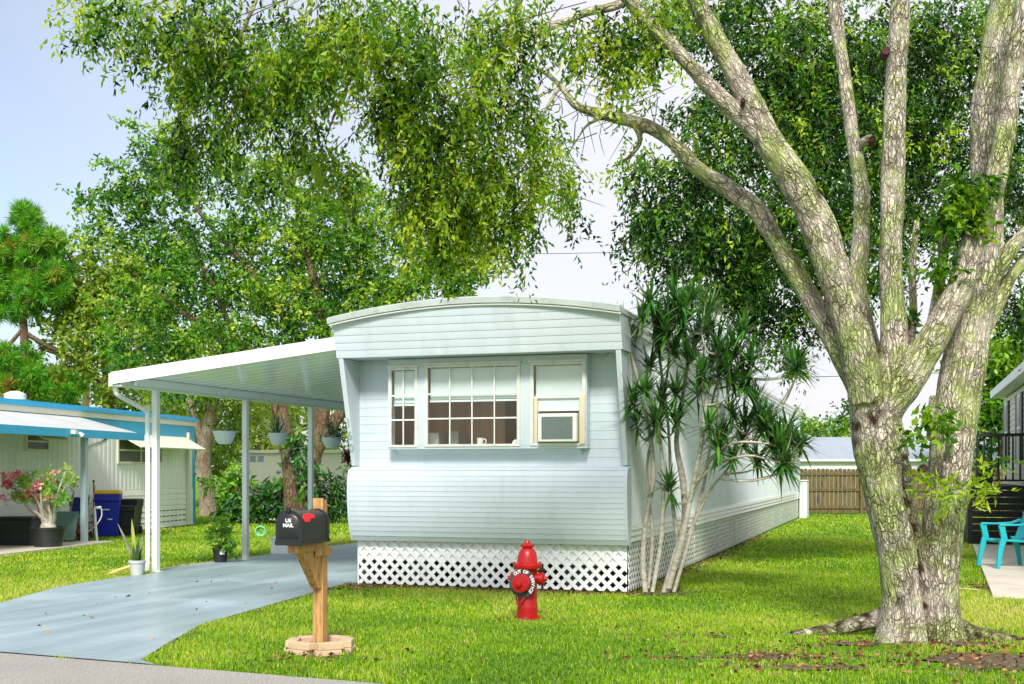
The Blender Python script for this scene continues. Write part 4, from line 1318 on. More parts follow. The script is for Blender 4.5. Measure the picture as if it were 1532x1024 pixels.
for x, y in ((0.24, 0), (-0.2, 0.18), (-0.2, -0.18)):
    mb = MB(); mb.tube([(x, y, 0.0), (x * 0.9, y * 0.9, 0.35)], 0.03, 8, 1); mb.build('leg', M['pvc'], t)
t = thing('storage_tote', 'dark storage tote behind the flowering tub under the patio cover', 'box', NHp(0.7, -9.5, 0.04), NY)
mb = MB(); mb.box((0, 0, 0.25), (0.75, 0.5, 0.5)); mb.box((0, 0, 0.53), (0.8, 0.55, 0.06)); mb.build('tub', M['bin_black'], t, smooth=False, bevel=0.02)

# ------------------------------------------------------------------ shed and garden behind the carport
SX0, SX1, SY = at(364, 700, 40).x, at(560, 700, 40).x, 40
t = thing('shed', 'cream garden shed with a small vent behind the oak tree', 'shed', (SX0, SY, 0))
w = SX1 - SX0
mb = MB(); mb.span((0, 0, 0), (w, 3, 2.1)); mb.build('wall', M['shed'], t, smooth=False)
mb = MB(); mb.span((-0.1, -0.12, 2.101), (w + 0.1, 3.1, 2.2)); mb.build('roof', M['n_cream'], t, smooth=False)
mb = MB()
for i in (0, 1):
    mb.span((0.22 + i * 0.26, -0.012, 1.80), (0.42 + i * 0.26, -0.001, 2.0))
mb.build('vent', M['back_roof'], t, smooth=False)
for i, (px, py, r, lb) in enumerate(((398, 772, 0.24, 'large white garden stone beside the shrubs'), (380, 776, 0.18, 'small white garden stone left of the larger ones'), (411, 776, 0.2, 'white garden stone just left of the mailbox box'))):
    mb = MB(); p = G(px, py + 2)
    mb.lathe([(r, -0.02), (r * 1.05, r * 0.35), (r * 0.8, r * 0.8), (r * 0.35, r * 1.05), (0, r * 1.08)], 9)
    o = mb.build('garden_stone', M['stone_white'], smooth=True, angle=70); o.location = p; o.scale = (1.3, 0.9, 0.9); o.rotation_euler = (0, 0, i)
    tag(o, lb, 'stone', 'stones in the garden bed')
t = thing('hose_coil', 'coil of green garden hose lying on the lawn behind the carport', 'hose', G(390, 803))
mb = MB()
for i in range(3):
    mb.tube([((0.115 - 0.015 * i) * math.cos(a), (0.03 * i - 0.03), 0.115 + (0.115 - 0.015 * i) * math.sin(a)) for a in np.linspace(0, 2 * PI, 17)], 0.022, 6, 1)
mb.build('hose', M['hose_green'], t)

# ------------------------------------------------------------------ back fence and the house beyond
fz, fy = 1.58, 41.5
fx0 = at(1196, 700, fy).x
t = thing('wooden_fence', 'weathered brown board fence at the end of the lawn', 'fence', (fx0, fy, 0))
for k in range(4):
    mb = MB(); x = k * 2.4
    for i in range(16):
        bx = x + i * 0.15
        hh = fz + random.uniform(-0.015, 0.015)
        mb.prism([(bx, 0.05), (bx + 0.14, 0.05), (bx + 0.14, hh - 0.04), (bx + 0.11, hh), (bx + 0.03, hh), (bx, hh - 0.04)], 0.03 + random.uniform(0, 0.004), 0.05, 'xz')
    mb.build('board_panel', M['fence'], t, smooth=False)
    mb = MB()
    for z in (0.25, 0.85, 1.40):
        mb.span((x, -0.012, z - 0.045), (x + 2.395, 0.029, z + 0.045))
    mb.build('rail', M['fence'], t, smooth=False)
    mb = MB(); mb.span((x + 2.07, -0.11, 0), (x + 2.17, -0.0125, 1.46)); mb.build('post', M['fence'], t, smooth=False)
hx0 = at(1150, 700, 50).x
t = thing('back_house', 'white house with a pale grey metal roof beyond the board fence', 'house', (hx0, 50, 0))
mb = MB(); mb.span((0, 0, 0), (11, 7, 1.98)); mb.build('wall', M['back_wall'], t, smooth=False)
mb = MB(); mb.prism([(-0.15, 1.98), (3.2, 3.0), (7.2, 1.98), (7.2, 1.9), (-0.15, 1.9)], -0.3, 11.3, 'yz'); mb.build('roof', M['back_roof'], t, smooth=False)
mb = MB(); mb.span((-0.32, -0.22, 1.90), (11.32, -0.151, 1.99)); mb.build('gutter', M['back_wall'], t, smooth=False)

# ------------------------------------------------------------------ house, deck and chair on the right
RO = Vector((12.02, 29.4, 0))


def R_(x, y, z=0):
    return RO + AX * x + AY * y + Vector((0, 0, z))


rh = thing('vinyl_house', 'cream vinyl sided house with dark shutters behind the black deck', 'house', RO, YAW)
mb = MB()
z = 0.6
while z < 3.2:
    mb.prism([(0.0, z), (-0.02, z), (-0.004, z + 0.118), (0.0, z + 0.118)], -14, 0.0, 'xz'); z += 0.12
mb.span((0.001, -14, 0.0), (4, 0.0, 3.22))
mb.build('wall', M['vinyl'], rh, smooth=False)
mb = MB(); mb.prism([(-0.30, 3.28), (-0.30, 3.46), (3.0, 4.5), (6.5, 3.4), (6.5, 3.28)], -14.2, 0.18, 'xz'); mb.build('roof', M['white_metal'], rh, smooth=False)
for yc in (-1.1, -4.4):
    mb = MB(); mb.span((-0.045, yc - 0.40, 1.70), (-0.021, yc + 0.40, 3.10)); w = mb.build('window', M['white_metal'], rh, smooth=False)
    MB().span((-0.052, yc - 0.35, 1.76), (-0.0455, yc + 0.35, 2.38)).span((-0.052, yc - 0.35, 2.43), (-0.0455, yc + 0.35, 3.04)).build('pane', M['dark_glass'], w, smooth=False)
    for s in (-1, 1):
        mb = MB(); mb.span((-0.05, yc + s * 0.60 - 0.17, 1.68), (-0.021, yc + s * 0.60 + 0.17, 3.12)); mb.build('shutter', M['shutter'], rh, smooth=False)
dk = thing('deck', 'raised black wooden deck with railing in front of the cream house', 'deck', R_(-1.05, -5.5), YAW)
mb = MB()
mb.span((0, 0, 1.12), (1.0, 4.5, 1.2))
for i in range(8):
    mb.span((0.0, -0.02 - (i % 2) * 0.004, 0.02 + i * 0.137), (3.2, 0.0, 0.145 + i * 0.137))
    mb.span((-0.02, 0.001, 0.02 + i * 0.137), (0.0, 4.5, 0.145 + i * 0.137))
mb.span((0.001, 0.001, 1.121), (3.2, 1.0, 1.199))
mb.build('platform', M['deck_black'], dk, smooth=False)
mb = MB()
mb.span((-0.03, -0.05, 2.20), (3.2, 0.06, 2.26)); mb.span((0, -0.015, 1.29), (3.2, 0.025, 1.33)); mb.span((-0.03, 0.061, 2.20), (0.06, 4.5, 2.26)); mb.span((-0.015, 0.03, 1.29), (0.025, 4.5, 1.33))
mb.build('rail', M['deck_black'], dk, smooth=False)
mb = MB()
for i in range(22):
    mb.span((0.12 + i * 0.135, -0.012, 1.331), (0.155 + i * 0.135, 0.023, 2.199))
for i in range(30):
    mb.span((-0.012, 0.15 + i * 0.145, 1.331), (0.023, 0.185 + i * 0.145, 2.199))
mb.build('baluster', M['deck_black'], dk, smooth=False)
for x in (0.0, 1.6, 3.1):
    MB().span((x - 0.045, -0.1, 0), (x + 0.045, -0.021, 2.199)).build('post', M['deck_black'], dk, smooth=False)
t = thing('deck_plant', 'bushy green plant standing on the black deck behind the railing', 'potted plant', R_(-0.72, -5.0, 1.2))
pot(t, M['pot_black'], 0.12, 0.15, 0.25)
foliage(t, [((0, 0, 0.42), (0.3, 0.25, 0.2), 60)], M['leaf_fresh'], 6, 0.2, 0.15, (0.09, 0.04))
t = thing('fallen_board', 'pale stick lying on the grass beside the patio slab', 'stick', G(1438, 885))
mb = MB(); mb.tube([(-0.2, 0, 0.02), (0, 0.02, 0.03), (0.22, -0.02, 0.02)], [0.012, 0.015, 0.008], 6); mb.build('stick', M['pole_wood'], t)

ch = thing('plastic_armchair', 'teal plastic armchair standing on the concrete patio slab', 'chair', (7.30, 18.15, 0.05), math.radians(8))
# it faces -x: front legs at x = -0.05, back legs at x = 0.5
SW = 0.52
mb = MB(); secs = []
for x, z in ((-0.03, 0.40), (0.0, 0.43), (0.15, 0.42), (0.35, 0.405), (0.44, 0.41)):
    secs.append([(x, -SW / 2 + 0.03, z), (x, SW / 2 - 0.03, z), (x, SW / 2 - 0.03, z - 0.03), (x, -SW / 2 + 0.03, z - 0.03)])
loft(mb, secs); mb.build('seat', M['teal'], ch, bevel=0.01)
mb = MB()
for k in range(7):
    y = -0.2 + k * 0.0665
    loft(mb, [[(0.42, y - 0.024, 0.40), (0.42, y + 0.024, 0.40), (0.445, y + 0.024, 0.40), (0.445, y - 0.024, 0.40)], [(0.60, y - 0.024, 0.84), (0.60, y + 0.024, 0.84), (0.625, y + 0.024, 0.84), (0.625, y - 0.024, 0.84)]])
loft(mb, [[(0.585, y, 0.80), (0.635, y, 0.80), (0.665, y, 0.92 - 1.2 * y * y), (0.63, y, 0.93 - 1.2 * y * y)] for y in np.linspace(-0.27, 0.27, 9)])
mb.build('backrest', M['teal'], ch, smooth=False)
for s in (-1, 1):
    y = s * SW / 2
    for xa, xb in ((-0.13, -0.02), (0.56, 0.44)):
        mb = MB()
        loft(mb, [[(x - w_, yy - 0.022, z), (x + w_, yy - 0.022, z), (x + w_, yy + 0.022, z), (x - w_, yy + 0.022, z)] for x, yy, z, w_ in ((xa, y + s * 0.02, 0.0, 0.026), ((xa + xb) / 2, y, 0.3, 0.04), (xb, y, 0.45, 0.05))])
        mb.build('leg', M['teal'], ch, bevel=0.006)
    mb = MB()
    loft(mb, [[(x, y - w_, z), (x, y + w_, z), (x, y + w_, z - th), (x, y - w_, z - th)] for x, z, w_, th in ((-0.09, 0.655, 0.025, 0.03), (-0.07, 0.665, 0.034, 0.03), (0.15, 0.66, 0.036, 0.028), (0.40, 0.67, 0.03, 0.03), (0.55, 0.72, 0.025, 0.04))])
    loft(mb, [[(x - w_, y - 0.02, z), (x + w_, y - 0.02, z), (x + w_, y + 0.02, z), (x - w_, y + 0.02, z)] for x, z, w_ in ((-0.02, 0.45, 0.05), (-0.045, 0.56, 0.045), (-0.06, 0.635, 0.05))])
    mb.build('armrest', M['teal'], ch, bevel=0.006)
# ------------------------------------------------------------------ the big tree
TB = G(1380, 958)
big = thing('large_tree', 'large many limbed tree with lichen covered grey trunk on the right lawn', 'tree', TB)
TY = TB.y


def limb(pts):
    return [at(px, py, TY + dy) for px, py, dy, r in pts], [(r * 0.80 - 1.0 if r > 12 else r * 0.82) * (TY + dy) / F for px, py, dy, r in pts]


LIMBS = [
    # left half of the trunk
    [(1350, 985, 0, 68), (1356, 945, 0, 56), (1356, 890, 0, 46), (1346, 820, 0.0, 44), (1331, 750, 0, 46), (1319, 680, 0, 49), (1311, 630, 0, 48), (1308, 585, 0, 46), (1308, 545, 0, 38)],
    # right half of the trunk
    [(1408, 985, 0.05, 60), (1404, 945, 0.05, 48), (1405, 870, 0.03, 38), (1410, 800, 0.03, 38), (1417, 730, 0.05, 41), (1425, 660, 0.1, 43), (1433, 600, 0.15, 43), (1443, 540, 0.2, 42),
     (1457, 470, 0.25, 36), (1474, 400, 0.3, 31), (1479, 330, 0.35, 29), (1476, 250, 0.4, 31), (1479, 170, 0.45, 33), (1489, 80, 0.5, 30), (1502, 0, 0.5, 27), (1520, -110, 0.4, 22)],
    # far left limb
    [(1292, 585, 0.05, 30), (1268, 545, 0.05, 24), (1238, 492, 0.1, 21), (1206, 435, 0.15, 20), (1168, 372, 0.2, 19), (1135, 318, 0.25, 19), (1090, 283, 0.3, 17), (1040, 250, 0.3, 16),
     (1005, 212, 0.35, 14), (965, 188, 0.4, 12), (905, 172, 0.5, 10), (862, 158, 0.6, 8), (838, 128, 0.7, 5), (800, 100, 0.8, 4), (745, 80, 0.9, 3)],
    # big left limb
    [(1300, 600, -0.05, 40), (1289, 545, -0.1, 36), (1268, 470, -0.15, 34), (1245, 400, -0.2, 34), (1222, 330, -0.2, 33), (1190, 272, -0.25, 31), (1152, 215, -0.3, 29), (1128, 165, -0.3, 24),
     (1098, 105, -0.35, 21), (1063, 45, -0.4, 19), (1035, -15, -0.45, 17), (1000, -110, -0.5, 13)],
    [(1140, 205, -0.3, 22), (1110, 178, -0.32, 19), (1070, 140, -0.4, 17), (1020, 85, -0.5, 15), (968, 32, -0.6, 14), (920, -20, -0.7, 12), (820, -85, -0.8, 10), (640, -120, -0.8, 8), (420, -110, -0.7, 6), (220, -60, -0.6, 4)],
    # low twisting branch that leaves the picture at the top
    [(985, -40, 0.3, 10), (930, 5, 0.3, 9), (880, 18, 0.3, 8.5), (820, 42, 0.3, 8), (765, 62, 0.35, 7), (715, 92, 0.4, 6), (650, 118, 0.5, 4), (560, 135, 0.6, 3)],
    # drooping branches that carry the overhanging foliage
    [(640, -120, -0.8, 7), (605, -20, -0.8, 6), (550, 70, -0.8, 5), (505, 160, -0.7, 3.5), (480, 235, -0.6, 2)],
    [(420, -110, -0.7, 6), (385, -5, -0.8, 5), (345, 85, -0.8, 4), (305, 165, -0.7, 2.5), (285, 215, -0.6, 1.6)],
    [(820, -85, -0.8, 8), (765, 30, -0.7, 6), (722, 140, -0.6, 5), (690, 250, -0.5, 3.5), (668, 335, -0.4, 2)],
    [(715, 92, 0.4, 5), (700, 170, 0.2, 4), (722, 250, 0.0, 3), (752, 325, -0.1, 2)],
    [(420, -110, -0.7, 5), (330, -50, -0.9, 4), (240, 5, -0.9, 3), (165, 32, -0.9, 2)],
    [(838, 128, 0.7, 4.5), (806, 185, 0.4, 3.6), (775, 260, 0.1, 3), (785, 325, 0.0, 2)],
    [(560, 135, 0.6, 3.5), (590, 200, 0.2, 3), (625, 265, 0.0, 2)],
    # dark limb behind
    [(1312, 570, 0.3, 26), (1297, 500, 0.5, 21), (1284, 430, 0.6, 18), (1288, 350, 0.7, 18), (1288, 285, 0.75, 16), (1275, 200, 0.8, 15), (1263, 110, 0.85, 13), (1250, 20, 0.9, 12), (1240, -90, 0.9, 9)],
    # upright limb
    [(1322, 600, -0.02, 34), (1335, 540, -0.04, 28), (1336, 470, -0.05, 24), (1333, 390, -0.05, 23), (1336, 300, -0.05, 22.5), (1338, 212, -0.06, 22), (1341, 120, -0.07, 21), (1345, 40, -0.08, 20), (1352, -80, -0.1, 17)],
    # right hand limb
    [(1326, 610, -0.05, 36), (1358, 568, -0.1, 34), (1388, 522, -0.14, 31), (1416, 470, -0.16, 28), (1440, 418, -0.18, 24), (1460, 350, -0.18, 23), (1483, 290, -0.2, 23), (1500, 220, -0.2, 20), (1512, 140, -0.2, 20), (1526, 50, -0.2, 20), (1545, -60, -0.2, 17)],
    [(1470, 440, 0.25, 20), (1500, 392, 0.25, 17), (1535, 348, 0.25, 14), (1590, 300, 0.25, 11)],
    [(1452, 520, 0.25, 22), (1490, 455, 0.35, 17), (1512, 415, 0.4, 13), (1540, 380, 0.45, 10)],
    # broken stubs and twigs
    [(1382, 540, -0.02, 14), (1398, 470, 0.0, 11), (1409, 400, 0.0, 10), (1416, 330, 0.05, 9), (1417, 305, 0.05, 8)],
    [(1352, 560, 0.2, 9), (1366, 480, 0.35, 8), (1365, 400, 0.4, 7), (1372, 330, 0.4, 5)],
    [(1392, 660, -0.28, 9), (1394, 615, -0.34, 7.5), (1396, 592, -0.36, 7)],
    [(1418, 690, -0.28, 10), (1422, 650, -0.34, 8), (1420, 632, -0.36, 5)],
    [(950, 186, 0.4, 7), (958, 210, 0.4, 5.5), (945, 232, 0.4, 4), (930, 242, 0.4, 3)],
    [(905, 175, 0.5, 5), (880, 186, 0.5, 3.5), (866, 205, 0.5, 2.5), (850, 230, 0.5, 2)],
    [(1290, 215, 0.7, 10), (1305, 205, 0.6, 8)],
]
ROOTS = [
    # roots
    [(1350, 908, 0.1, 26), (1315, 925, 0.15, 21), (1270, 937, 0.2, 15), (1228, 944, 0.25, 10), (1180, 951, 0.3, 7), (1150, 962, 0.3, 4)],
    [(1415, 930, 0.1, 24), (1456, 947, 0.05, 17), (1495, 955, 0.0, 16), (1540, 966, -0.05, 12), (1590, 976, -0.1, 8)],
]
mb = MB()
SEGP, SEGR, SEGL, SEGT = [], [], [], []
ROOT0 = None
for lm in LIMBS + ROOTS:
    if lm is ROOTS[0]: ROOT0 = len(SEGP)
    p, r = limb(lm)
    mb.tube(p, r, 14, 5)
    P, R = smooth_path(p, r, 5)
    acc = 0.0
    for i in range(len(P)):
        if i: acc += (P[i] - P[i - 1]).length
        SEGP.append(P[i]); SEGR.append(R[i]); SEGL.append(acc + len(SEGP) * 0.0)
        SEGT.append((P[min(i + 1, len(P) - 1)] - P[max(i - 1, 0)]).normalized())
tmp = mb.build('trunk_form', None, fix=True)
md = tmp.modifiers.new('join', 'REMESH'); md.mode = 'VOXEL'; md.voxel_size = 0.017
md = tmp.modifiers.new('soft', 'SMOOTH'); md.iterations = 4; md.factor = 0.5
me = bpy.data.meshes.new_from_object(tmp.evaluated_get(bpy.context.evaluated_depsgraph_get()))
bpy.data.objects.remove(tmp)
nv = len(me.vertices)
co = np.empty(nv * 3, np.float32); me.vertices.foreach_get('co', co); co = co.reshape(-1, 3)
no = np.empty(nv * 3, np.float32); me.vertex_normals.foreach_get('vector', no); no = no.reshape(-1, 3)
sp = np.array([tuple(p) for p in SEGP]); sr = np.array(SEGR); sl = np.array(SEGL); st = np.array([tuple(p) for p in SEGT])
near = np.empty(nv, int)
for k in range(0, nv, 4000):
    d2 = np.linalg.norm(co[k:k + 4000, None, :] - sp[None], axis=2) - sr[None]
    near[k:k + 4000] = d2.argmin(1)
rel = co - sp[near]
tt = st[near]
al = (rel * tt).sum(1)
bk = np.stack([rel[:, 0] - tt[:, 0] * al, rel[:, 1] - tt[:, 1] * al, sl[near] + al], 1)
disp = np.array([mnoise.noise(Vector((c[0] * 3.2, c[1] * 3.2, c[2] * 1.6))) * 0.018 + mnoise.noise(Vector((c[0] * 9, c[1] * 9, c[2] * 3.5))) * 0.010
                 + mnoise.noise(Vector((b[0] * 26, b[1] * 26, b[2] * 7))) * 0.005 for c, b in zip(co, bk)])
disp *= np.clip(sr[near] / 0.12, 0.25, 1.0)
# the rotten cleft between the two stems, and a few decayed hollows
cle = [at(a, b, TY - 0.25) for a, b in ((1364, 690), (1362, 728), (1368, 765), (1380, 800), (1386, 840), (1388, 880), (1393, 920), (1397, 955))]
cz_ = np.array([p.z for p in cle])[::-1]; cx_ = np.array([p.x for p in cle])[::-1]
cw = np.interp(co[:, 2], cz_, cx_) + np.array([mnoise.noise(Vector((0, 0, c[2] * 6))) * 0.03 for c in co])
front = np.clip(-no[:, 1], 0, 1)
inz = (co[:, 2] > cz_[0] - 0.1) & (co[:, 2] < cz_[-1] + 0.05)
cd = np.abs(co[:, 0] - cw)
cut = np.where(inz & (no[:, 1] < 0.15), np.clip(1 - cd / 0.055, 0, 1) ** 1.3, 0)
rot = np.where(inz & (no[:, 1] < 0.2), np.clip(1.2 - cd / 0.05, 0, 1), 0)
disp = disp - cut * 0.07
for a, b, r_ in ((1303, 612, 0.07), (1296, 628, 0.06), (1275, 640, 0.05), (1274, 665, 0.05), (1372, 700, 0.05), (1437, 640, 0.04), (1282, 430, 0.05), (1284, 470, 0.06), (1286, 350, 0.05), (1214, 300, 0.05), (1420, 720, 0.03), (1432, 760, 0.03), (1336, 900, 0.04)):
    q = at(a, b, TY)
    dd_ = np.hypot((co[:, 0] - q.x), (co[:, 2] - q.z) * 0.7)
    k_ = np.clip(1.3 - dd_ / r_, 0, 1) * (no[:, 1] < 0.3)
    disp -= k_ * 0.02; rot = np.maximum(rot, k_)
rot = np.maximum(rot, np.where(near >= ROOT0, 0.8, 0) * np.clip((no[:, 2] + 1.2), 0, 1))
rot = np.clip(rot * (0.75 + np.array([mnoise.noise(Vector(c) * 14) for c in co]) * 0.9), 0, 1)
co2 = co + no * disp[:, None] - np.array(TB)
me.vertices.foreach_set('co', co2.astype(np.float32).ravel())
at_ = me.attributes.new('bark', 'FLOAT_VECTOR', 'POINT')
at_.data.foreach_set('vector', bk.astype(np.float32).ravel())
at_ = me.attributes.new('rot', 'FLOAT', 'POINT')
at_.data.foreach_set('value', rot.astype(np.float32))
me.polygons.foreach_set('use_smooth', [True] * len(me.polygons))
me.update()
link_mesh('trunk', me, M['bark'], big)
# sawn-off knots
for px, py, dy, r in ((1383, 700, -0.31, 7), (1326, 74, -0.27, 8), (1306, 207, 0.55, 7), (1420, 310, 0.0, 9), (1414, 622, -0.3, 4), (1112, 148, -0.55, 4)):
    p = at(px, py, TY + dy) - TB
    s = r * TY / F
    MB().lathe([(s * 0.85, -0.14), (s * 0.85, -0.03), (s * 0.7, -0.02), (s * 0.5, -0.026), (0, -0.026)], 12, p, (-0.15, -1, 0.1)).build('sawn_knot', M['cut_wood'], big)
# bare twigs
mb = MB()
for i in range(46):
    px, py = (rng.uniform(820, 1000), rng.uniform(140, 200)) if i < 30 else (rng.uniform(640, 860), rng.uniform(90, 160))
    p = at(px, py, TY + 0.5); d = Vector((rng.normal(), rng.normal() * 0.5, rng.normal() + (0.5 if i % 2 else -0.5))).normalized()
    L = rng.uniform(0.15, 0.5)
    e = Vector((rng.normal(), rng.normal(), rng.normal())) * 0.12
    mb.tube([p, p + d * L * 0.5 + e * 0.5, p + d * L + e * 1.4], [0.005, 0.004, 0.0015], 4, 2)
TW = mb

OVER = [blob(*b) for b in (
    (120, 8, 9.8, 30, 22, 26), (165, 30, 9.8, 45, 40, 90), (215, 10, 9.6, 60, 40, 110), (225, 60, 9.6, 34, 34, 60), (300, 10, 9.6, 70, 45, 190), (300, 70, 9.8, 55, 55, 190), (275, 130, 10, 36, 40, 70),
    (290, 180, 10.2, 40, 40, 90), (285, 225, 10.4, 30, 30, 40), (370, 40, 9.6, 70, 60, 260), (360, 120, 9.9, 60, 60, 230), (335, 195, 10.2, 50, 45, 120), (400, 235, 10.6, 60, 40, 90), (440, 60, 9.6, 60, 70, 260),
    (455, 150, 10.2, 40, 45, 120), (470, 215, 10.4, 45, 50, 170), (490, 20, 9.6, 80, 50, 250), (520, 90, 9.7, 60, 60, 230), (560, 150, 10, 45, 40, 120), (580, 30, 9.6, 80, 50, 230), (610, 110, 9.9, 60, 50, 200), (505, 265, 10.5, 40, 40, 100),
    (600, 215, 10.2, 55, 50, 220), (645, 170, 10, 60, 60, 250), (640, 270, 10.4, 55, 55, 260), (690, 220, 10.2, 65, 60, 300), (700, 300, 10.5, 70, 60, 340), (665, 340, 10.6, 50, 36, 130), (735, 345, 10.7, 50, 36, 130), (770, 280, 10.5, 55, 55, 230),
    (800, 320, 10.8, 38, 36, 90), (820, 230, 10.6, 45, 60, 110), (760, 190, 10.3, 50, 50, 170), (690, 60, 9.9, 80, 60, 230), (720, 130, 10, 55, 50, 190), (790, 25, 10, 70, 40, 150), (790, 110, 10.2, 45, 45, 70),
    (860, 250, 10.8, 34, 40, 50), (845, 300, 11, 25, 30, 30), (880, 60, 10.2, 50, 50, 120), (905, 110, 10.2, 40, 45, 90), (945, 60, 10.2, 40, 50, 120), (925, 20, 10.2, 60, 30, 110), (985, 25, 10.3, 45, 30, 90), (1000, 10, 10.4, 50, 25, 80),
    (430, 110, 11.2, 130, 100, 90), (590, 70, 11.4, 160, 100, 120), (720, 240, 11.4, 100, 120, 110))]
OVER += [blob(px, py, 10.1, 16, 26, 14, 0.3) for px, py in ((470, 60), (420, 110), (440, 95), (380, 100), (610, 330), (650, 300), (560, 40), (700, 45))]
OVER = [(c, r, k * (0.30 if 400 < HX + c.x / c.y * F < 545 and 105 < HY - (c.z - EYE) / c.y * F < 290 else 0.45) if k > 15 else k, ts) for c, r, k, ts in OVER]
OVER = [(c, r, int(k), ts) for c, r, k, ts in OVER]
P1 = spray_cloud(OVER, 12, 0.72, 0.34, (0.066, 0.025), 0.53, 0.34, 0.30)
RIGHT = [blob(*b) for b in (
    (960, 255, 16.2, 40, 45, 130), (985, 315, 16.2, 50, 50, 170), (960, 350, 16.2, 28, 36, 60), (1030, 340, 16.2, 55, 60, 240), (1070, 395, 16.2, 60, 45, 200), (1130, 400, 16.4, 60, 55, 250), (1100, 320, 16.2, 80, 70, 380),
    (1165, 460, 16.6, 55, 50, 200), (1120, 450, 16.6, 40, 36, 100), (1195, 520, 16.6, 30, 30, 50), (1060, 250, 16.2, 50, 55, 200), (1050, 190, 16.2, 40, 50, 110), (1075, 130, 16.2, 35, 50, 100), (1180, 340, 16.2, 80, 90, 460),
    (1170, 180, 16.2, 80, 90, 520), (1160, 80, 16.2, 90, 80, 480), (1250, 260, 16.6, 80, 100, 520), (1230, 120, 16.6, 90, 100, 560), (1250, 400, 16.8, 70, 80, 330), (1290, 60, 16.6, 90, 70, 400), (1310, 200, 16.8, 80, 100, 460),
    (1300, 340, 16.8, 60, 80, 330), (1390, 80, 16.6, 80, 90, 360), (1400, 190, 16.8, 70, 80, 330), (1380, 280, 17.0, 50, 60, 180), (1380, 360, 17.0, 40, 45, 70), (1450, 330, 16.8, 40, 60, 160), (1440, 60, 16.6, 80, 80, 330), (1500, 200, 16.8, 60, 100, 330),
    (1520, 330, 16.8, 50, 70, 220), (1515, 430, 17.0, 36, 50, 110), (1520, 60, 16.6, 60, 80, 260), (1060, 30, 16.2, 90, 50, 210), (1130, 10, 16.2, 100, 40, 220), (1540, 470, 17.2, 40, 50, 90),
    (1200, 230, 18.2, 190, 190, 760), (1400, 170, 18.2, 160, 160, 560), (1080, 360, 17.8, 110, 80, 240), (1260, 470, 17.2, 40, 40, 70))]
RIGHT = [(c, r, int(k * 0.74), ts) for c, r, k, ts in RIGHT]
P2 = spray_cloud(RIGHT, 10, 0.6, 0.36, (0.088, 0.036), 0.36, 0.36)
FRONT = [blob(*b) for b in ((1445, 280, TY - 0.35, 32, 42, 110, -0.05), (1440, 330, TY - 0.35, 30, 30, 60), (1400, 395, TY - 0.3, 26, 22, 26), (1395, 635, TY - 0.42, 24, 26, 22, -0.1), (1365, 640, TY - 0.4, 10, 26, 8, -0.1), (1350, 470, TY + 0.2, 30, 20, 14))]
P3 = spray_cloud(FRONT, 7, 0.5, 0.14, (0.075, 0.042), 0.4, 0.2)
SUCK = [blob(*b) for b in ((1400, 725, TY - 0.4, 15, 14, 12, 0.5), (1430, 735, TY - 0.42, 16, 26, 12, 0.1), (1470, 735, TY - 0.4, 30, 18, 10, 0.35), (1482, 690, TY - 0.3, 24, 12, 4, 0.3))]
P4 = spray_cloud(SUCK, 7, 0.2, 0.16, (0.085, 0.03), 0.45, 0.2)
for c, r, k, ts in OVER:
    for q in range(2 if k > 30 else 1):
        p = Vector(c) + Vector(rng.normal(size=3)) * r[0] * 0.4 + Vector((0, 0, r[2] * 0.7))
        d = Vector((rng.normal() * 0.35 - 0.15, rng.normal() * 0.3, -1)) * r[2] * 1.1
        TW.tube([p - Vector((rng.normal() * 0.3 - 0.25, 0, -0.1)), p + d * 0.4, p + d + Vector((rng.normal() * 0.1, 0, 0))], [0.0045, 0.004, 0.0015], 4, 3)
TW.build('twig', M['twig_bark'], big, off=TB)
A = [np.concatenate(x) for x in zip(P1, P3, P4)]
leaves('crown', *A, M['leaf_big'], big, TB)
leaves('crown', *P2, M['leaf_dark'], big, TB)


# ------------------------------------------------------------------ trees further back
def tree(name, label, base, trunks, blobs, m, bark, per=9, droop=0.25, slen=0.5, leaf=(0.16, 0.085), t0=0.42, tv=0.25, group=None, cat='tree'):
    t = thing(name, label, cat, base, 0, group)
    mb = MB()
    for pts, rad in trunks:
        mb.tube(pts, rad, 10, 4)
    mb.build('trunk', bark, t, off=base, angle=80)
    P = spray_cloud(blobs, per, droop, slen, leaf, t0, tv)
    leaves('crown', *P, m, t, base)
    return t


def limb2(pts, Y):
    return [at(a, b, Y) for a, b, r in pts], [r * Y / F for a, b, r in pts]


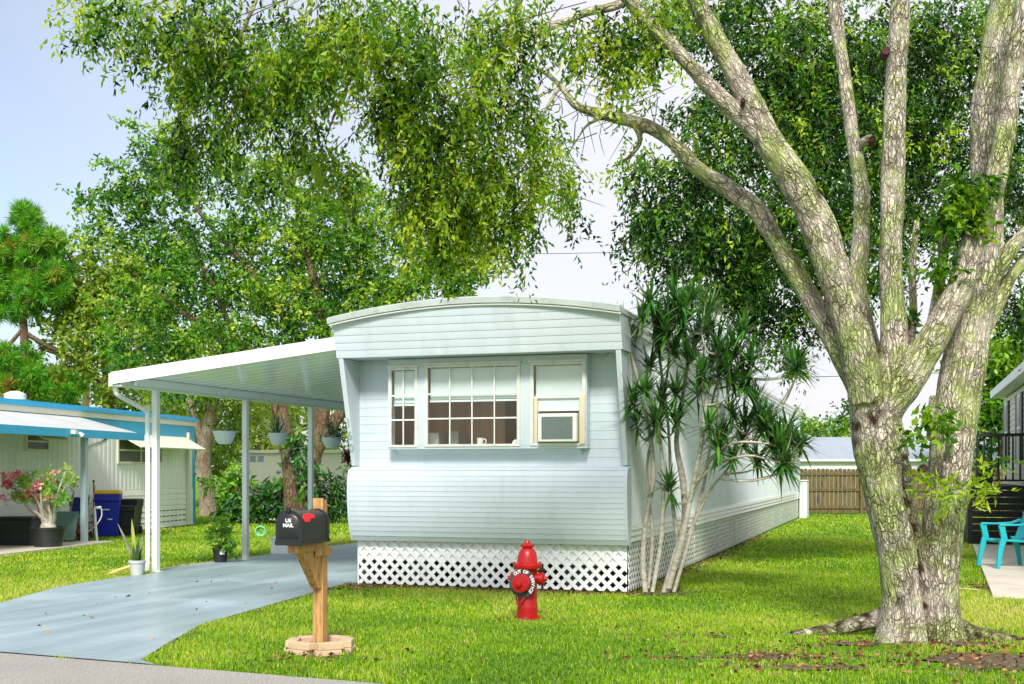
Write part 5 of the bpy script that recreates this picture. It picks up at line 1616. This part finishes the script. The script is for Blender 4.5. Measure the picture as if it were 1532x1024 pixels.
OY = 33.0
OB = Vector((at(450, 790, OY).x, OY, 0))
ob = [blob(*b) for b in (
    (255, 195, OY, 34, 26, 40, 0.2), (215, 200, OY, 40, 22, 20, 0.1), (240, 240, OY, 50, 30, 60, 0.1), (180, 250, OY, 34, 26, 26), (200, 290, OY, 50, 34, 80), (150, 300, OY, 36, 24, 26), (250, 290, OY, 60, 34, 120, -0.05),
    (150, 345, OY, 50, 26, 60, 0.15), (230, 350, OY, 60, 40, 130, -0.1), (310, 275, OY, 40, 26, 70), (330, 250, OY, 30, 20, 30, 0.1), (390, 265, OY, 50, 30, 90), (440, 290, OY, 60, 44, 170, 0.05), (365, 345, OY, 44, 32, 100, -0.15),
    (430, 370, OY, 60, 40, 170, 0.05), (500, 320, OY, 60, 50, 190, 0.1), (560, 350, OY, 60, 46, 170, 0.1), (500, 400, OY, 70, 44, 200), (590, 410, OY, 60, 44, 160, 0.05), (640, 440, OY, 60, 30, 120), (700, 430, OY, 40, 22, 60, 0.1),
    (720, 400, OY, 30, 30, 34, 0.1), (660, 390, OY, 44, 34, 80), (300, 420, OY, 60, 44, 150, -0.1), (230, 430, OY, 50, 44, 120), (360, 440, OY, 56, 40, 130, 0.1), (430, 450, OY, 60, 40, 140, 0.1), (490, 470, OY, 60, 34, 130, -0.05),
    (270, 490, OY, 60, 40, 130), (340, 510, OY, 60, 34, 120, 0.05), (420, 510, OY, 60, 30, 110, -0.1), (560, 460, OY, 60, 30, 110), (230, 545, OY, 50, 40, 90), (300, 560, OY, 60, 30, 70), (180, 480, OY, 40, 50, 60),
    (380, 400, OY + 2, 150, 100, 260, -0.2), (540, 430, OY + 2, 140, 60, 200, -0.2), (520, 270, OY + 1, 60, 40, 80, 0.15), (620, 330, OY + 1, 60, 50, 90, 0.15), (280, 380, OY + 2, 100, 70, 130, -0.2))]
tree('oak_tree', 'broad leafy oak with forked brown trunk growing behind the carport', OB, [
    limb2([(438, 800, 15), (437, 740, 13), (432, 680, 12), (420, 620, 12), (400, 560, 10), (350, 520, 8), (290, 480, 5), (240, 440, 3)], OY),
    limb2([(458, 800, 16), (461, 740, 13), (470, 680, 12), (482, 615, 12), (487, 540, 11), (482, 470, 9), (460, 380, 6), (440, 290, 3)], OY),
    limb2([(470, 680, 10), (520, 600, 9), (560, 520, 7), (600, 440, 4), (660, 400, 2)], OY),
    limb2([(482, 560, 7), (430, 480, 6), (370, 400, 4), (300, 320, 3), (250, 230, 2)], OY),
    limb2([(400, 560, 6), (350, 500, 5), (320, 430, 4), (280, 360, 2)], OY)], [(c, r, int(k * 1.15), q) for c, r, k, q in ob], M['leaf_oak'], M['bark_dark'], 10, 0.25, 0.45, (0.135, 0.075), 0.5, 0.32)
# ivy on the oak trunk
LB = Vector((at(312, 770, 40).x, 40, 0))
lb = [blob(*b) for b in ((320, 590, 40, 40, 30, 46), (280, 600, 40, 44, 30, 50), (345, 640, 40, 40, 40, 70), (300, 540, 40, 60, 30, 70), (400, 610, 42, 60, 40, 110), (240, 590, 42, 50, 30, 60), (360, 560, 40, 60, 30, 70), (330, 690, 41, 20, 26, 26))]
tree('pale_bark_tree', 'tree with pale flaking pinkish trunk behind the end of the neighbouring home', LB, [
    limb2([(312, 775, 14), (310, 735, 12), (304, 690, 11), (312, 640, 10), (322, 590, 8), (335, 520, 6)], 40),
    limb2([(306, 690, 7), (297, 640, 6), (285, 600, 5), (272, 540, 3)], 40)], lb, M['leaf_yellow'], M['bark_pale'], 8, 0.3, 0.5, (0.2, 0.1), 0.35)
PY_ = 44.0
PB = Vector((at(45, 765, PY_).x, PY_, 0))
pb = [blob(*b) for b in ((35, 330, PY_, 26, 20, 30), (25, 375, PY_, 44, 30, 60), (65, 370, PY_, 30, 30, 34, 0.1), (30, 430, PY_, 50, 34, 70), (75, 420, PY_, 36, 30, 40), (-10, 400, PY_, 40, 50, 50), (20, 545, PY_, 40, 26, 44), (60, 575, PY_, 50, 24, 50, -0.1), (25, 590, PY_, 50, 24, 50, 0.25),
                         (-10, 560, PY_, 40, 40, 40), (100, 590, PY_, 30, 22, 26), (20, 465, PY_, 40, 16, 24))]


def needles(name, blobs, per, L, w, m, parent, off):
    P, D, T = [], [], []
    for c, r, k, ts in blobs:
        u = unit(rng.normal(size=(k, 3))) * (rng.random((k, 1)) ** 0.4)
        p0 = np.array(c) + u * np.array(r)
        d = unit(rng.normal(size=(k, per, 3)) + np.array([0, 0, 0.5]))
        P.append(np.repeat(p0, per, 0)); D.append(d.reshape(-1, 3))
        T.append(np.repeat(rng.normal(0.62 + ts, 0.2, k), per) + rng.normal(0, 0.1, k * per))
    P, D, T = map(np.concatenate, (P, D, T))
    n = len(P)
    return leaves(name, P, D, L * (0.7 + 0.5 * rng.random(n)), np.full(n, w), T, m, parent, off)


t = thing('pine_tree', 'bright green pine tree above the far left roof', 'tree', PB)
mb = MB()
for l in ([(45, 765, 9), (42, 600, 8), (35, 480, 6), (35, 400, 4), (36, 330, 2)], [(40, 560, 4), (20, 540, 3), (-15, 510, 2)], [(40, 500, 4), (75, 520, 3), (110, 535, 2)], [(38, 545, 3), (70, 575, 2.5), (95, 590, 2)], [(36, 490, 3), (0, 530, 3), (-30, 545, 2)]):
    p, r = limb2(l, PY_); mb.tube(p, r, 8, 4)
mb.build('trunk', M['bark_dark'], t, off=PB, angle=80)
needles('crown', [(c, (r[0] * 1.1, r[1], r[2] * 1.1), int(k * 1.1), q) for c, r, k, q in pb], 70, 0.40, 0.02, M['leaf_pine'], t, PB)
YB = Vector((at(165, 770, 45).x, 45, 0))
yb = [blob(*b) for b in ((90, 380, 45, 40, 26, 60, 0.1), (120, 410, 45, 56, 34, 120), (80, 440, 45, 46, 30, 80), (160, 430, 45, 56, 44, 150, 0.1), (190, 390, 45, 44, 30, 80), (120, 470, 45, 60, 30, 110, -0.1), (185, 490, 45, 50, 40, 120, 0.1), (220, 440, 45, 50, 50, 110),
                          (150, 530, 45, 50, 34, 90), (200, 560, 45, 56, 44, 130, 0.05), (120, 575, 45, 50, 30, 60, -0.2), (250, 520, 45, 50, 50, 100), (100, 520, 45, 40, 20, 30, -0.2))]
tree('yellow_green_tree', 'airy yellow green tree between the pine and the oak', YB, [limb2([(165, 775, 10), (168, 650, 9), (160, 560, 7), (150, 470, 4), (140, 400, 2)], 45), limb2([(162, 580, 5), (110, 540, 4), (60, 520, 3)], 45), limb2([(165, 600, 5), (210, 520, 4), (220, 440, 2)], 45)],
     yb, M['leaf_yellow'], M['bark_dark'], 9, 0.2, 0.7, (0.24, 0.12), 0.4)
# leafy trees that close the view behind the homes
for nm, lb, px, Y, bl, m in (
        ('dense_tree', 'dense green tree seen between the carport posts', 390, 52, ((380, 620, 52, 60, 40, 120), (340, 660, 52, 50, 40, 100), (430, 640, 52, 60, 40, 110), (390, 690, 52, 60, 40, 100), (500, 640, 52, 50, 60, 120), (300, 640, 52, 40, 50, 70)), 'leaf_yellow'),
        ('dense_tree', 'dark green tree low behind the utility pole', 240, 55, ((230, 600, 55, 60, 40, 130), (270, 620, 55, 50, 40, 100), (180, 610, 55, 50, 34, 90), (90, 600, 55, 70, 30, 90), (10, 600, 55, 60, 30, 80)), 'leaf_shrub'),
        ('dense_tree', 'rounded yellow green tree peeking over the far end of the mobile home', 1215, 62, ((1212, 648, 62, 24, 20, 60, 0.3), (1225, 665, 62, 40, 20, 60, 0.2)), 'leaf_oak'),
        ('dense_tree', 'green tree beyond the metal roof beside the big trunk', 1262, 66, ((1265, 635, 66, 30, 28, 90), (1245, 650, 66, 36, 20, 60, 0.1), (1300, 640, 66, 40, 30, 80), (1400, 650, 66, 40, 30, 80, 0.25)), 'leaf_oak'),
        ('dense_tree', 'tall leafy tree rising behind the cream house', 1500, 46, ((1500, 530, 46, 50, 40, 150, 0.25), (1480, 580, 46, 40, 46, 130, 0.1), (1520, 590, 46, 50, 50, 150), (1490, 640, 46, 50, 40, 130, -0.1), (1540, 510, 46, 50, 40, 100, 0.2), (1475, 540, 46, 26, 30, 50, 0.3)), 'leaf_oak')):
    b0 = Vector((at(px, 770, Y).x, Y, 0))
    tree(nm, lb, b0, [limb2([(px, 760, 7), (px + 4, 700, 6), (px - 2, 668, 4), (px + 4, 650 if Y > 60 else 610, 2)], Y)], [blob(*b) for b in bl], M[m], M['bark_dark'], 9, 0.2, 0.7, (0.27, 0.14), 0.4)


# ------------------------------------------------------------------ shrubs behind the carport
def shrub(name, label, base, blobs, m, per=7, leaf=(0.2, 0.09), slen=0.25, droop=0.3, t0=0.4):
    t = thing(name, label, 'shrub', base, 0, 'shrubs in the garden behind the carport')
    mb = MB()
    for i in range(5):
        a = i * 1.26
        mb.tube([base, Vector(base) + Vector((0.2 * math.cos(a), 0.15 * math.sin(a), 0.5)), Vector(base) + Vector((0.4 * math.cos(a), 0.3 * math.sin(a), 1.1))], [0.03, 0.02, 0.01], 5)
    mb.build('stem', M['bark_dark'], t, off=base)
    leaves('foliage', *spray_cloud([blob(*b) for b in blobs], per, droop, slen, leaf, t0, 0.25), m, t, base)
    return t


shrub('shrub', 'light green leafy shrub to the left behind the middle carport post', G(345, 783), ((345, 715, 34.6, 28, 20, 70), (340, 750, 34.6, 24, 26, 50, -0.2)), M['leaf_fresh'])
shrub('shrub', 'dark glossy shrub just right of the middle carport post', G(375, 784), ((372, 745, 34.2, 24, 18, 60), (385, 764, 34.2, 34, 16, 60), (350, 760, 34.4, 26, 24, 60)), M['leaf_shrub'])
shrub('shrub', 'broad leaved green shrub at the foot of the oak', G(415, 782), ((415, 742, 34.8, 26, 20, 70), (420, 758, 34.8, 30, 18, 50), (432, 712, 34.8, 14, 14, 16)), M['leaf_shrub'], 6, (0.28, 0.14))
shrub('shrub', 'arching dark shrub between the oak and the mobile home', G(490, 782), ((490, 735, 34.5, 22, 22, 50), (500, 755, 34.5, 26, 22, 60), (512, 710, 34.5, 10, 20, 12)), M['leaf_shrub'], 7, (0.26, 0.06))
t = thing('climbing_vine', 'green vine clinging to the forked oak trunk', 'vine', OB + Vector((0, -0.4, 0)))
leaves('foliage', *spray_cloud([blob(*b) for b in ((450, 690, OY - 0.45, 20, 30, 30), (447, 650, OY - 0.5, 16, 30, 18), (465, 730, OY - 0.5, 12, 30, 16))], 6, 0.5, 0.3, (0.2, 0.1), 0.3, 0.2), M['leaf_shrub'], t, OB + Vector((0, -0.4, 0)))

# ------------------------------------------------------------------ dragon tree beside the home
DY = 14.7
DB = G(985, 888)
dt = thing('dragon_tree', 'multi stemmed dragon tree with spiky dark green heads at the corner of the home', 'tree', DB)
HEADS = [(931, 495), (972, 452), (999, 473), (1021, 463), (973, 551), (997, 498), (1041, 512), (1075, 517), (1100, 527), (948, 605), (982, 630), (953, 634), (1012, 630), (1065, 546), (1051, 561), (1075, 561), (1095, 575), (1095, 620),
         (1114, 634), (1139, 634), (1163, 659), (1183, 659), (1200, 665), (1173, 693), (1134, 688), (1095, 688), (1075, 673), (1193, 549), (1012, 590), (1002, 732), (1110, 498), (1124, 541), (985, 480), (1030, 540), (1050, 490), (1120, 560), (1150, 640), (1060, 640), (960, 478), (1010, 445), (1035, 450), (1060, 500), (1090, 545), (1020, 490), (985, 515), (1110, 575), (1045, 585), (1128, 610), (1082, 655), (1155, 670), (1178, 640), (1110, 660), (1010, 530), (1060, 470), (965, 585), (990, 600)]
STEMS = [[(966, 888, 0, 8), (962, 840, 0, 7.5), (966, 780, 0.02, 7), (977, 720, 0, 6.5), (974, 660, 0, 5.5), (962, 600, 0, 4.5), (950, 550, 0, 4), (938, 512, 0, 3.5)],
         [(976, 886, -0.1, 6), (990, 800, -0.1, 6), (992, 700, -0.1, 5), (984, 640, -0.1, 4)],
         [(995, 890, 0.05, 13), (1012, 830, 0.1, 11), (1024, 780, 0.1, 10), (1022, 720, 0.15, 9), (1012, 660, 0.15, 7), (1022, 590, 0.15, 6), (1030, 520, 0.1, 5), (1015, 470, 0.1, 4)],
         [(1000, 880, -0.1, 9), (1022, 800, -0.2, 8), (1036, 730, -0.25, 7), (1050, 660, -0.3, 6), (1058, 590, -0.3, 5), (1075, 530, -0.3, 4)],
         [(1024, 780, 0.0, 7), (1045, 720, -0.2, 5), (1080, 692, -0.3, 4), (1120, 682, -0.4, 3.2), (1150, 688, -0.5, 2.6), (1172, 694, -0.5, 2.2)],
         [(1036, 730, -0.2, 6), (1066, 685, -0.3, 4.5), (1095, 664, -0.4, 3.6), (1130, 662, -0.5, 2.8), (1165, 668, -0.5, 2.2)],
         [(1008, 886, 0.0, 6), (1030, 810, 0.0, 5.5), (1050, 740, 0.0, 5), (1062, 670, 0.1, 4), (1066, 600, 0.1, 3.5), (1085, 540, 0.1, 3)],
         [(970, 880, 0.1, 5), (976, 800, 0.1, 5), (968, 700, 0.15, 4.5), (985, 620, 0.15, 4), (1000, 550, 0.15, 3.5), (1000, 490, 0.1, 3)],
         [(1030, 800, 0.0, 5), (1062, 735, -0.1, 4), (1090, 700, -0.2, 3.4), (1120, 650, -0.2, 3), (1138, 640, -0.2, 2.4)],
         [(1015, 820, 0.1, 6), (1005, 740, 0.2, 5), (1000, 640, 0.3, 4.5), (990, 560, 0.3, 4), (980, 480, 0.3, 3.5)],
         [(1080, 560, 0.0, 3), (1130, 568, -0.2, 3), (1170, 566, -0.3, 2.5), (1190, 555, -0.3, 2)]]
mb = MB(); nodes = []
for s in STEMS:
    p = [at(a, b, DY + c) for a, b, c, r in s]; r_ = [r * 0.54 * DY / F for a, b, c, r in s]
    r_ = [r * (1 + 0.12 * math.sin(i * 2.3)) for i, r in enumerate(r_)]
    mb.tube(p, r_, 9, 4)
    P, R = smooth_path(p, r_, 4)
    nodes += [(q, rr, s) for q, rr in zip(P, R)]
LV, LF, LT = [], [], []
ENDS = [(s[-1][0], s[-1][1], DY + s[-1][2]) for s in STEMS]
for hx, hy, *hd_ in ENDS + HEADS:
    depth = hd_[0] if hd_ else DY + rng.uniform(-0.55, 0.2)
    h = at(hx, hy, depth)
    cand = [(q, rr) for q, rr, s in nodes if q.z < h.z - 0.15 and q.z > h.z - 0.9]
    if not cand: cand = [(q, rr) for q, rr, s in nodes if q.z < h.z]
    q, rr = min(cand, key=lambda c: (c[0] - h).length * (1 + 0.3 * abs(c[0].x - h.x)))
    b0 = h - Vector((0, 0, 0.09))
    mid = q.lerp(b0, 0.55) + Vector((0, 0, -0.06)) + Vector(rng.normal(size=3) * 0.03)
    mb.tube([q, mid, b0, h + Vector((0, 0, 0.03))], [min(rr, 0.018), 0.012, 0.010, 0.010], 7, 3)
    up = (Vector((h.x - mid.x, h.y - mid.y, (h.z - mid.z) * 0.8 + 0.12))).normalized()
    n = int(rng.integers(40, 60)); size = rng.uniform(0.8, 1.12)
    for i in range(n):
        v = Vector(rng.normal(size=3)).normalized()
        d = (v + up * 0.5).normalized()
        if d.dot(up) < -0.35: d = (d + up * 0.5).normalized()
        L = rng.uniform(0.29, 0.45) * size
        s = d.cross(Vector((0, 0, 1)))
        s = s.normalized() if s.length > 0.05 else Vector((1, 0, 0))
        b = h + up * rng.uniform(-0.07, 0.06) + d * 0.01
        k0 = len(LV); K = 4
        for k in range(K):
            t_ = k / (K - 1)
            c = b + d * L * t_ - Vector((0, 0, 1)) * 0.22 * L * t_ * t_ * (1 - abs(d.z) * 0.6)
            w = (0.012 + 0.008 * math.sin(PI * min(1, t_ * 1.5))) * (1 - t_ ** 2.5) + 0.0008
            LV += [c - s * w, c + s * w]
        LT += [rng.normal(0.38, 0.2)] * (2 * K)
        for k in range(K - 1):
            LF += [k0 + 2 * k, k0 + 2 * k + 1, k0 + 2 * k + 3, k0 + 2 * k + 2]
mb.build('trunk', M['dragon_stem'], dt, off=DB, angle=80)
np_mesh('crown', np.array([tuple(v - DB) for v in LV]), np.array(LF), np.arange(0, len(LF), 4), M['leaf_dragon'], dt, np.clip(np.array(LT), 0, 1))

# ------------------------------------------------------------------ pole and overhead lines
PO = Vector((at(126, 765, 50).x, 50, 0))
t = thing('utility_pole', 'pale wooden utility pole among the trees at the left', 'utility pole', PO)
mb = MB(); mb.tube([(0, 0, 0), (0.18, 0, 10.9)], [0.17, 0.12], 12, 1); mb.build('pole', M['pole_wood'], t)
for nm, z0, z1, r, lb in ((0, 10.6, 10.8, 0.012, 'thin overhead wire crossing the sky above the mobile home roof'), (1, 5.5, 5.1, 0.014, 'lower overhead wire crossing behind the dragon tree')):
    a = PO + Vector((0.18, 0, z0)); b = Vector((36, 50.5, z1 + 1.5))
    mb = MB(); mb.tube([a.lerp(b, k / 10) - Vector((0, 0, 4 * 0.7 * (k / 10) * (1 - k / 10))) for k in range(11)], r, 4, 2)
    tag(mb.build('power_line', M['wire']), lb, 'wire', 'overhead wires')

# ------------------------------------------------------------------ grass and litter
hx, hy = None, None


def inside(px, py, poly):
    n = len(poly); r = np.zeros(len(px), bool); j = n - 1
    for i in range(n):
        xi, yi = poly[i]; xj, yj = poly[j]
        c = ((yi > py) != (yj > py)) & (px < (xj - xi) * (py - yi) / (yj - yi + 1e-12) + xi)
        r ^= c; j = i
    return r


def vnoise(x, y, s, seed=0):
    x = x * s; y = y * s
    xi = np.floor(x).astype(int); yi = np.floor(y).astype(int)
    fx = x - xi; fy = y - yi
    fx = fx * fx * (3 - 2 * fx); fy = fy * fy * (3 - 2 * fy)

    def h(a, b):
        v = np.sin(a * 127.1 + b * 311.7 + seed * 74.7) * 43758.5453
        return v - np.floor(v)
    return (h(xi, yi) * (1 - fx) + h(xi + 1, yi) * fx) * (1 - fy) + (h(xi, yi + 1) * (1 - fx) + h(xi + 1, yi + 1) * fx) * fy


home_poly = [tuple(H(*p))[:2] for p in ((-1.84, -0.02), (1.84, -0.02), (1.84, 25.8), (-1.84, 25.8))]
nh_poly = [tuple(NHp(*p))[:2] for p in ((-5, -18.5), (1.9, -18.5), (1.9, -8.0), (0.04, -8.0), (0.04, 0.1), (-5, 0.1))]
dk_poly = [tuple(R_(*p))[:2] for p in ((-1.06, -5.5), (5, -5.5), (5, 5), (-1.06, 5))]
ring_poly = [(mp_.x + 0.2 * math.cos(a), mp_.y + 0.2 * math.sin(a)) for a in np.linspace(0, 2 * PI, 12)[:-1]]
BARE = [(G(1130, 985), 0.75, 0.28), (G(1210, 1000), 0.7, 0.25), (G(1490, 990), 0.8, 0.5), (G(1440, 965), 0.5, 0.25), (G(1300, 965), 0.7, 0.18), (G(1090, 955), 0.5, 0.12), (G(1000, 888), 0.6, 0.28), (G(1230, 985), 0.5, 0.15),
        (G(1475, 880), 0.3, 0.9), (G(520, 884), 0.35, 0.25), (G(790, 928), 0.28, 0.16), (G(478, 985), 0.45, 0.22)]


def bare(x, y):
    b = np.zeros(len(x))
    for c, rx_, ry_ in BARE:
        b = np.maximum(b, np.exp(-(((x - c.x) / rx_) ** 2 + ((y - c.y) / ry_) ** 2) * 1.2))
    hx_ = (x - HOME.x) * AX.x + (y - HOME.y) * AX.y
    hy_ = (x - HOME.x) * AY.x + (y - HOME.y) * AY.y
    st = np.where((hx_ > -2.1) & (hx_ < 2.1) & (hy_ < 0.1), np.exp(-np.maximum(0, -hy_) / 0.16), 0)
    st2 = np.where((hx_ > 1.7) & (hy_ > 0) & (hy_ < 26), np.exp(-np.maximum(0, hx_ - 1.84) / 0.13), 0)
    return np.clip(np.maximum(np.maximum(b, st), st2), 0, 1)


V_, F_, S_, T_ = [], [], [], []
nvert = 0


def blades(n, y0, y1, hmin, hmax, w, margin=0.17):
    global nvert
    y = np.sqrt(rng.uniform(y0 * y0, y1 * y1, n)); x = y * rng.uniform(-0.4256 - margin, 0.4256 + margin, n)
    ok = ~inside(x, y, drive_poly) & ~inside(x, y, home_poly) & ~inside(x, y, patio_poly) & ~inside(x, y, nh_poly) & ~inside(x, y, dk_poly) & ~inside(x, y, ring_poly)
    edge = -((x - ROAD0.x) * rn.x + (y - ROAD0.y) * rn.y) + (vnoise(x, y, 5.0, 3) - 0.5) * 0.16
    ok &= edge > 0.03
    ok &= ~((y > 41.3) & (x > fx0))
    br = bare(x, y)
    pn = vnoise(x, y, 1.1, 1) * 0.5 + vnoise(x, y, 3.2, 2) * 0.3 + vnoise(x, y, 9, 5) * 0.2
    ok &= rng.random(n) > br * 1.2
    near_tree = np.exp(-(((x - TB.x) / 2.4) ** 2 + ((y - TB.y + 0.6) / 1.4) ** 2))
    ok &= rng.random(n) > near_tree * np.clip((0.62 - pn) * 4, 0, 0.92)
    ok &= rng.random(n) > np.clip((0.36 - pn) * 3, 0, 0.55)
    x, y, pn = x[ok], y[ok], pn[ok]
    n = len(x)
    a = rng.uniform(0, 2 * PI, n); lean = rng.uniform(0.1, 1.0, n)
    L = rng.uniform(hmin, hmax, n) * (0.75 + 0.6 * pn)
    hd = np.stack([np.cos(a), np.sin(a)], 1)
    s = np.stack([-hd[:, 1], hd[:, 0], np.zeros(n)], 1) * (w * rng.uniform(0.7, 1.3, n))[:, None] / 2
    b = np.stack([x, y, np.zeros(n)], 1)
    m1 = b + np.concatenate([hd * (L * 0.5 * np.sin(lean * 0.6))[:, None], (L * 0.55 * np.cos(lean * 0.6))[:, None]], 1)
    tip = m1 + np.concatenate([hd * (L * 0.5 * np.sin(lean * 1.5))[:, None], (L * 0.5 * np.cos(lean * 1.5))[:, None]], 1)
    V = np.stack([b - s, b + s, m1 + s * 0.85, m1 - s * 0.85, tip], 1).reshape(-1, 3)
    i = nvert + np.arange(n)[:, None] * 5
    fc = np.concatenate([i, i + 1, i + 2, i + 3, i + 3, i + 2, i + 4], 1).ravel()
    base = sum(len(f) for f in F_)
    S_.append((base + np.arange(n)[:, None] * 7 + np.array([[0, 4]])).ravel())
    V_.append(V); F_.append(fc)
    big_ = vnoise(x, y, 0.35, 9)
    T_.append(np.repeat(np.clip(0.52 + (pn - 0.5) * 0.75 + (big_ - 0.5) * 0.45 + rng.normal(0, 0.16, n) + (rng.random(n) < 0.07) * 0.45 - (rng.random(n) < 0.15) * 0.3, 0, 1), 5))
    nvert += 5 * n


blades(230000, 8.2, 12.5, 0.022, 0.048, 0.0065)
blades(220000, 12.5, 18, 0.022, 0.046, 0.0085)
blades(150000, 18, 28, 0.028, 0.052, 0.014)
blades(100000, 28, 46, 0.035, 0.06, 0.027)
g = np_mesh('grass', np.concatenate(V_), np.concatenate(F_), np.concatenate(S_), M['grass'], None, np.concatenate(T_))
tag(g, kind='stuff')
# bare earth where the grass has worn away
gx, gy = np.meshgrid(np.arange(0.6, 6.6, 0.04), np.arange(8.5, 15.2, 0.04), indexing='ij')
fx_, fy_ = gx.ravel(), gy.ravel()
keep = bare(fx_, fy_) + (vnoise(fx_, fy_, 3.0, 11) - 0.5) * 0.8 + (vnoise(fx_, fy_, 9.0, 12) - 0.5) * 0.5 > 0.62
keep &= (-((fx_ - ROAD0.x) * rn.x + (fy_ - ROAD0.y) * rn.y) > 0.1) & ~inside(fx_, fy_, patio_poly) & ~inside(fx_, fy_, home_poly)
keep = keep.reshape(gx.shape)
gz = (0.006 + 0.022 * vnoise(fx_, fy_, 7.0, 13) * vnoise(fx_, fy_, 18.0, 14)).reshape(gx.shape)
mb = MB(); ids = {}
for a in range(gx.shape[0] - 1):
    for b in range(gx.shape[1] - 1):
        if keep[a, b] and keep[a + 1, b] and keep[a, b + 1] and keep[a + 1, b + 1]:
            q = []
            for k in ((a, b), (a + 1, b), (a + 1, b + 1), (a, b + 1)):
                if k not in ids:
                    ids[k] = len(mb.v); mb.v.append((float(gx[k]) + 0.012 * math.sin(k[0] * 12.9 + k[1] * 78.2), float(gy[k]) + 0.012 * math.sin(k[0] * 39.3 + k[1] * 11.1), float(gz[k])))
                q.append(ids[k])
            mb.f.append(tuple(q))
o = mb.build('bare_soil', M['soil'], smooth=True, fix=False)
tag(o, kind='stuff')
# dry leaves on the bare patches
LPs = []
for c, rx_, ry_ in BARE:
    k = int(120 * rx_ * ry_ / 0.2) + 10
    LPs.append(np.stack([c.x + rng.normal(size=k) * rx_ * 0.7, c.y + rng.normal(size=k) * ry_ * 0.8, rng.uniform(0.004, 0.03, k)], 1))
k = 1500
tt_ = rng.uniform(-1.9, 1.9, k); LPs.append(np.array([tuple(H(a, -abs(b), z)) for a, b, z in zip(tt_, rng.normal(0, 0.12, k), rng.uniform(0.004, 0.02, k))]))
k = 1100
tt_ = rng.uniform(0, 14, k); LPs.append(np.array([tuple(H(1.84 + abs(b), a, z)) for a, b, z in zip(tt_, rng.normal(0, 0.14, k), rng.uniform(0.004, 0.02, k))]))
k = 420
LPs.append(np.stack([TB.x + rng.normal(size=k) * 1.6, TB.y - 0.6 + rng.normal(size=k) * 0.8, rng.uniform(0.01, 0.05, k)], 1))
k = 26
LPs.append(np.stack([rng.uniform(-5, -2.6, k), rng.uniform(10.2, 17, k), np.full(k, 0.026)], 1))
LP = np.concatenate(LPs); k = len(LP)
LP = LP[(-((LP[:, 0] - ROAD0.x) * rn.x + (LP[:, 1] - ROAD0.y) * rn.y)) > 0.02]; k = len(LP)
dd = np.concatenate([rng.normal(size=(k, 2)), rng.normal(size=(k, 1)) * 0.25], 1)
tag(leaves('fallen_leaves', LP, dd, rng.uniform(0.03, 0.075, k), rng.uniform(0.018, 0.034, k), rng.random(k), M['litter'], None), kind='stuff')

# ------------------------------------------------------------------ sky, sun, camera
w = bpy.data.worlds.new('World'); scene.world = w; w.use_nodes = True
nt = w.node_tree; nt.nodes.clear()
out = nt.nodes.new('ShaderNodeOutputWorld'); bg = N(nt, 'ShaderNodeBackground', Strength=SKY_STRENGTH)
sky = nt.nodes.new('ShaderNodeTexSky'); sky.sky_type = 'NISHITA'; sky.sun_disc = False
SUN_AZ, SUN_EL = math.radians(182), math.radians(42)      # azimuth clockwise from +Y
sky.sun_elevation = SUN_EL; sky.sun_rotation = SUN_AZ; sky.air_density = 1.0; sky.dust_density = 2.0
tc = nt.nodes.new('ShaderNodeTexCoord')
n1 = N(nt, 'ShaderNodeTexNoise', Scale=1.6, Detail=7.0, Roughness=0.55); nt.links.new(tc.outputs['Generated'], n1.inputs['Vector'])
sx = nt.nodes.new('ShaderNodeSeparateXYZ'); nt.links.new(tc.outputs['Generated'], sx.inputs[0])
# thin cloud: thicker to the right and towards the horizon
m1 = N(nt, 'ShaderNodeMath', operation='MULTIPLY_ADD'); m1.inputs[1].default_value = 1.5; m1.inputs[2].default_value = 0.62
nt.links.new(sx.outputs[0], m1.inputs[0])
m2 = N(nt, 'ShaderNodeMath', operation='MULTIPLY_ADD'); m2.inputs[1].default_value = 0.9
nt.links.new(n1.outputs['Fac'], m2.inputs[0])
m3 = N(nt, 'ShaderNodeMath', operation='SUBTRACT'); nt.links.new(m1.outputs[0], m3.inputs[0]); m3.inputs[1].default_value = 0.45
nt.links.new(m3.outputs[0], m2.inputs[2])
fac = ramp(nt, m2.outputs[0], [(0.0, (0.22,) * 3), (0.85, (0.96,) * 3)])
c = mixc(nt, fac, sky.outputs[0], CLOUD)
nt.links.new(c, bg.inputs[0]); nt.links.new(bg.outputs[0], out.inputs[0])

sl_ = bpy.data.lights.new('sun', 'SUN'); sl_.energy = SUN_E; sl_.angle = math.radians(12); sl_.color = (1.0, 0.95, 0.86)
so = bpy.data.objects.new('sun', sl_); COL.objects.link(so)
sd = Vector((math.sin(SUN_AZ) * math.cos(SUN_EL), math.cos(SUN_AZ) * math.cos(SUN_EL), math.sin(SUN_EL)))
so.rotation_euler = sd.to_track_quat('Z', 'Y').to_euler()

cam = bpy.data.cameras.new('camera'); co_ = bpy.data.objects.new('camera', cam); COL.objects.link(co_)
co_.location = (0, 0, EYE); co_.rotation_euler = (PI / 2, 0, 0)
cam.sensor_fit = 'HORIZONTAL'; cam.sensor_width = 36.0; cam.lens = 36.0 * F / 1532.0
cam.shift_x = 0.0; cam.shift_y = (HY - 512.0) / 1532.0
cam.clip_end = 1000; cam.clip_start = 0.1
scene.camera = co_
scene.view_settings.view_transform = 'Standard'; scene.view_settings.look = 'None'
scene.view_settings.exposure = EXPOSURE; scene.view_settings.gamma = 1.0
scene.render.engine = 'CYCLES'
cy = scene.cycles
cy.max_bounces = 7; cy.diffuse_bounces = 4; cy.glossy_bounces = 3; cy.transmission_bounces = 5; cy.transparent_max_bounces = 8
cy.use_denoising = True; cy.denoiser = 'OPENIMAGEDENOISE'
cy.caustics_reflective = False; cy.caustics_refractive = False
cy.sample_clamp_indirect = 6.0
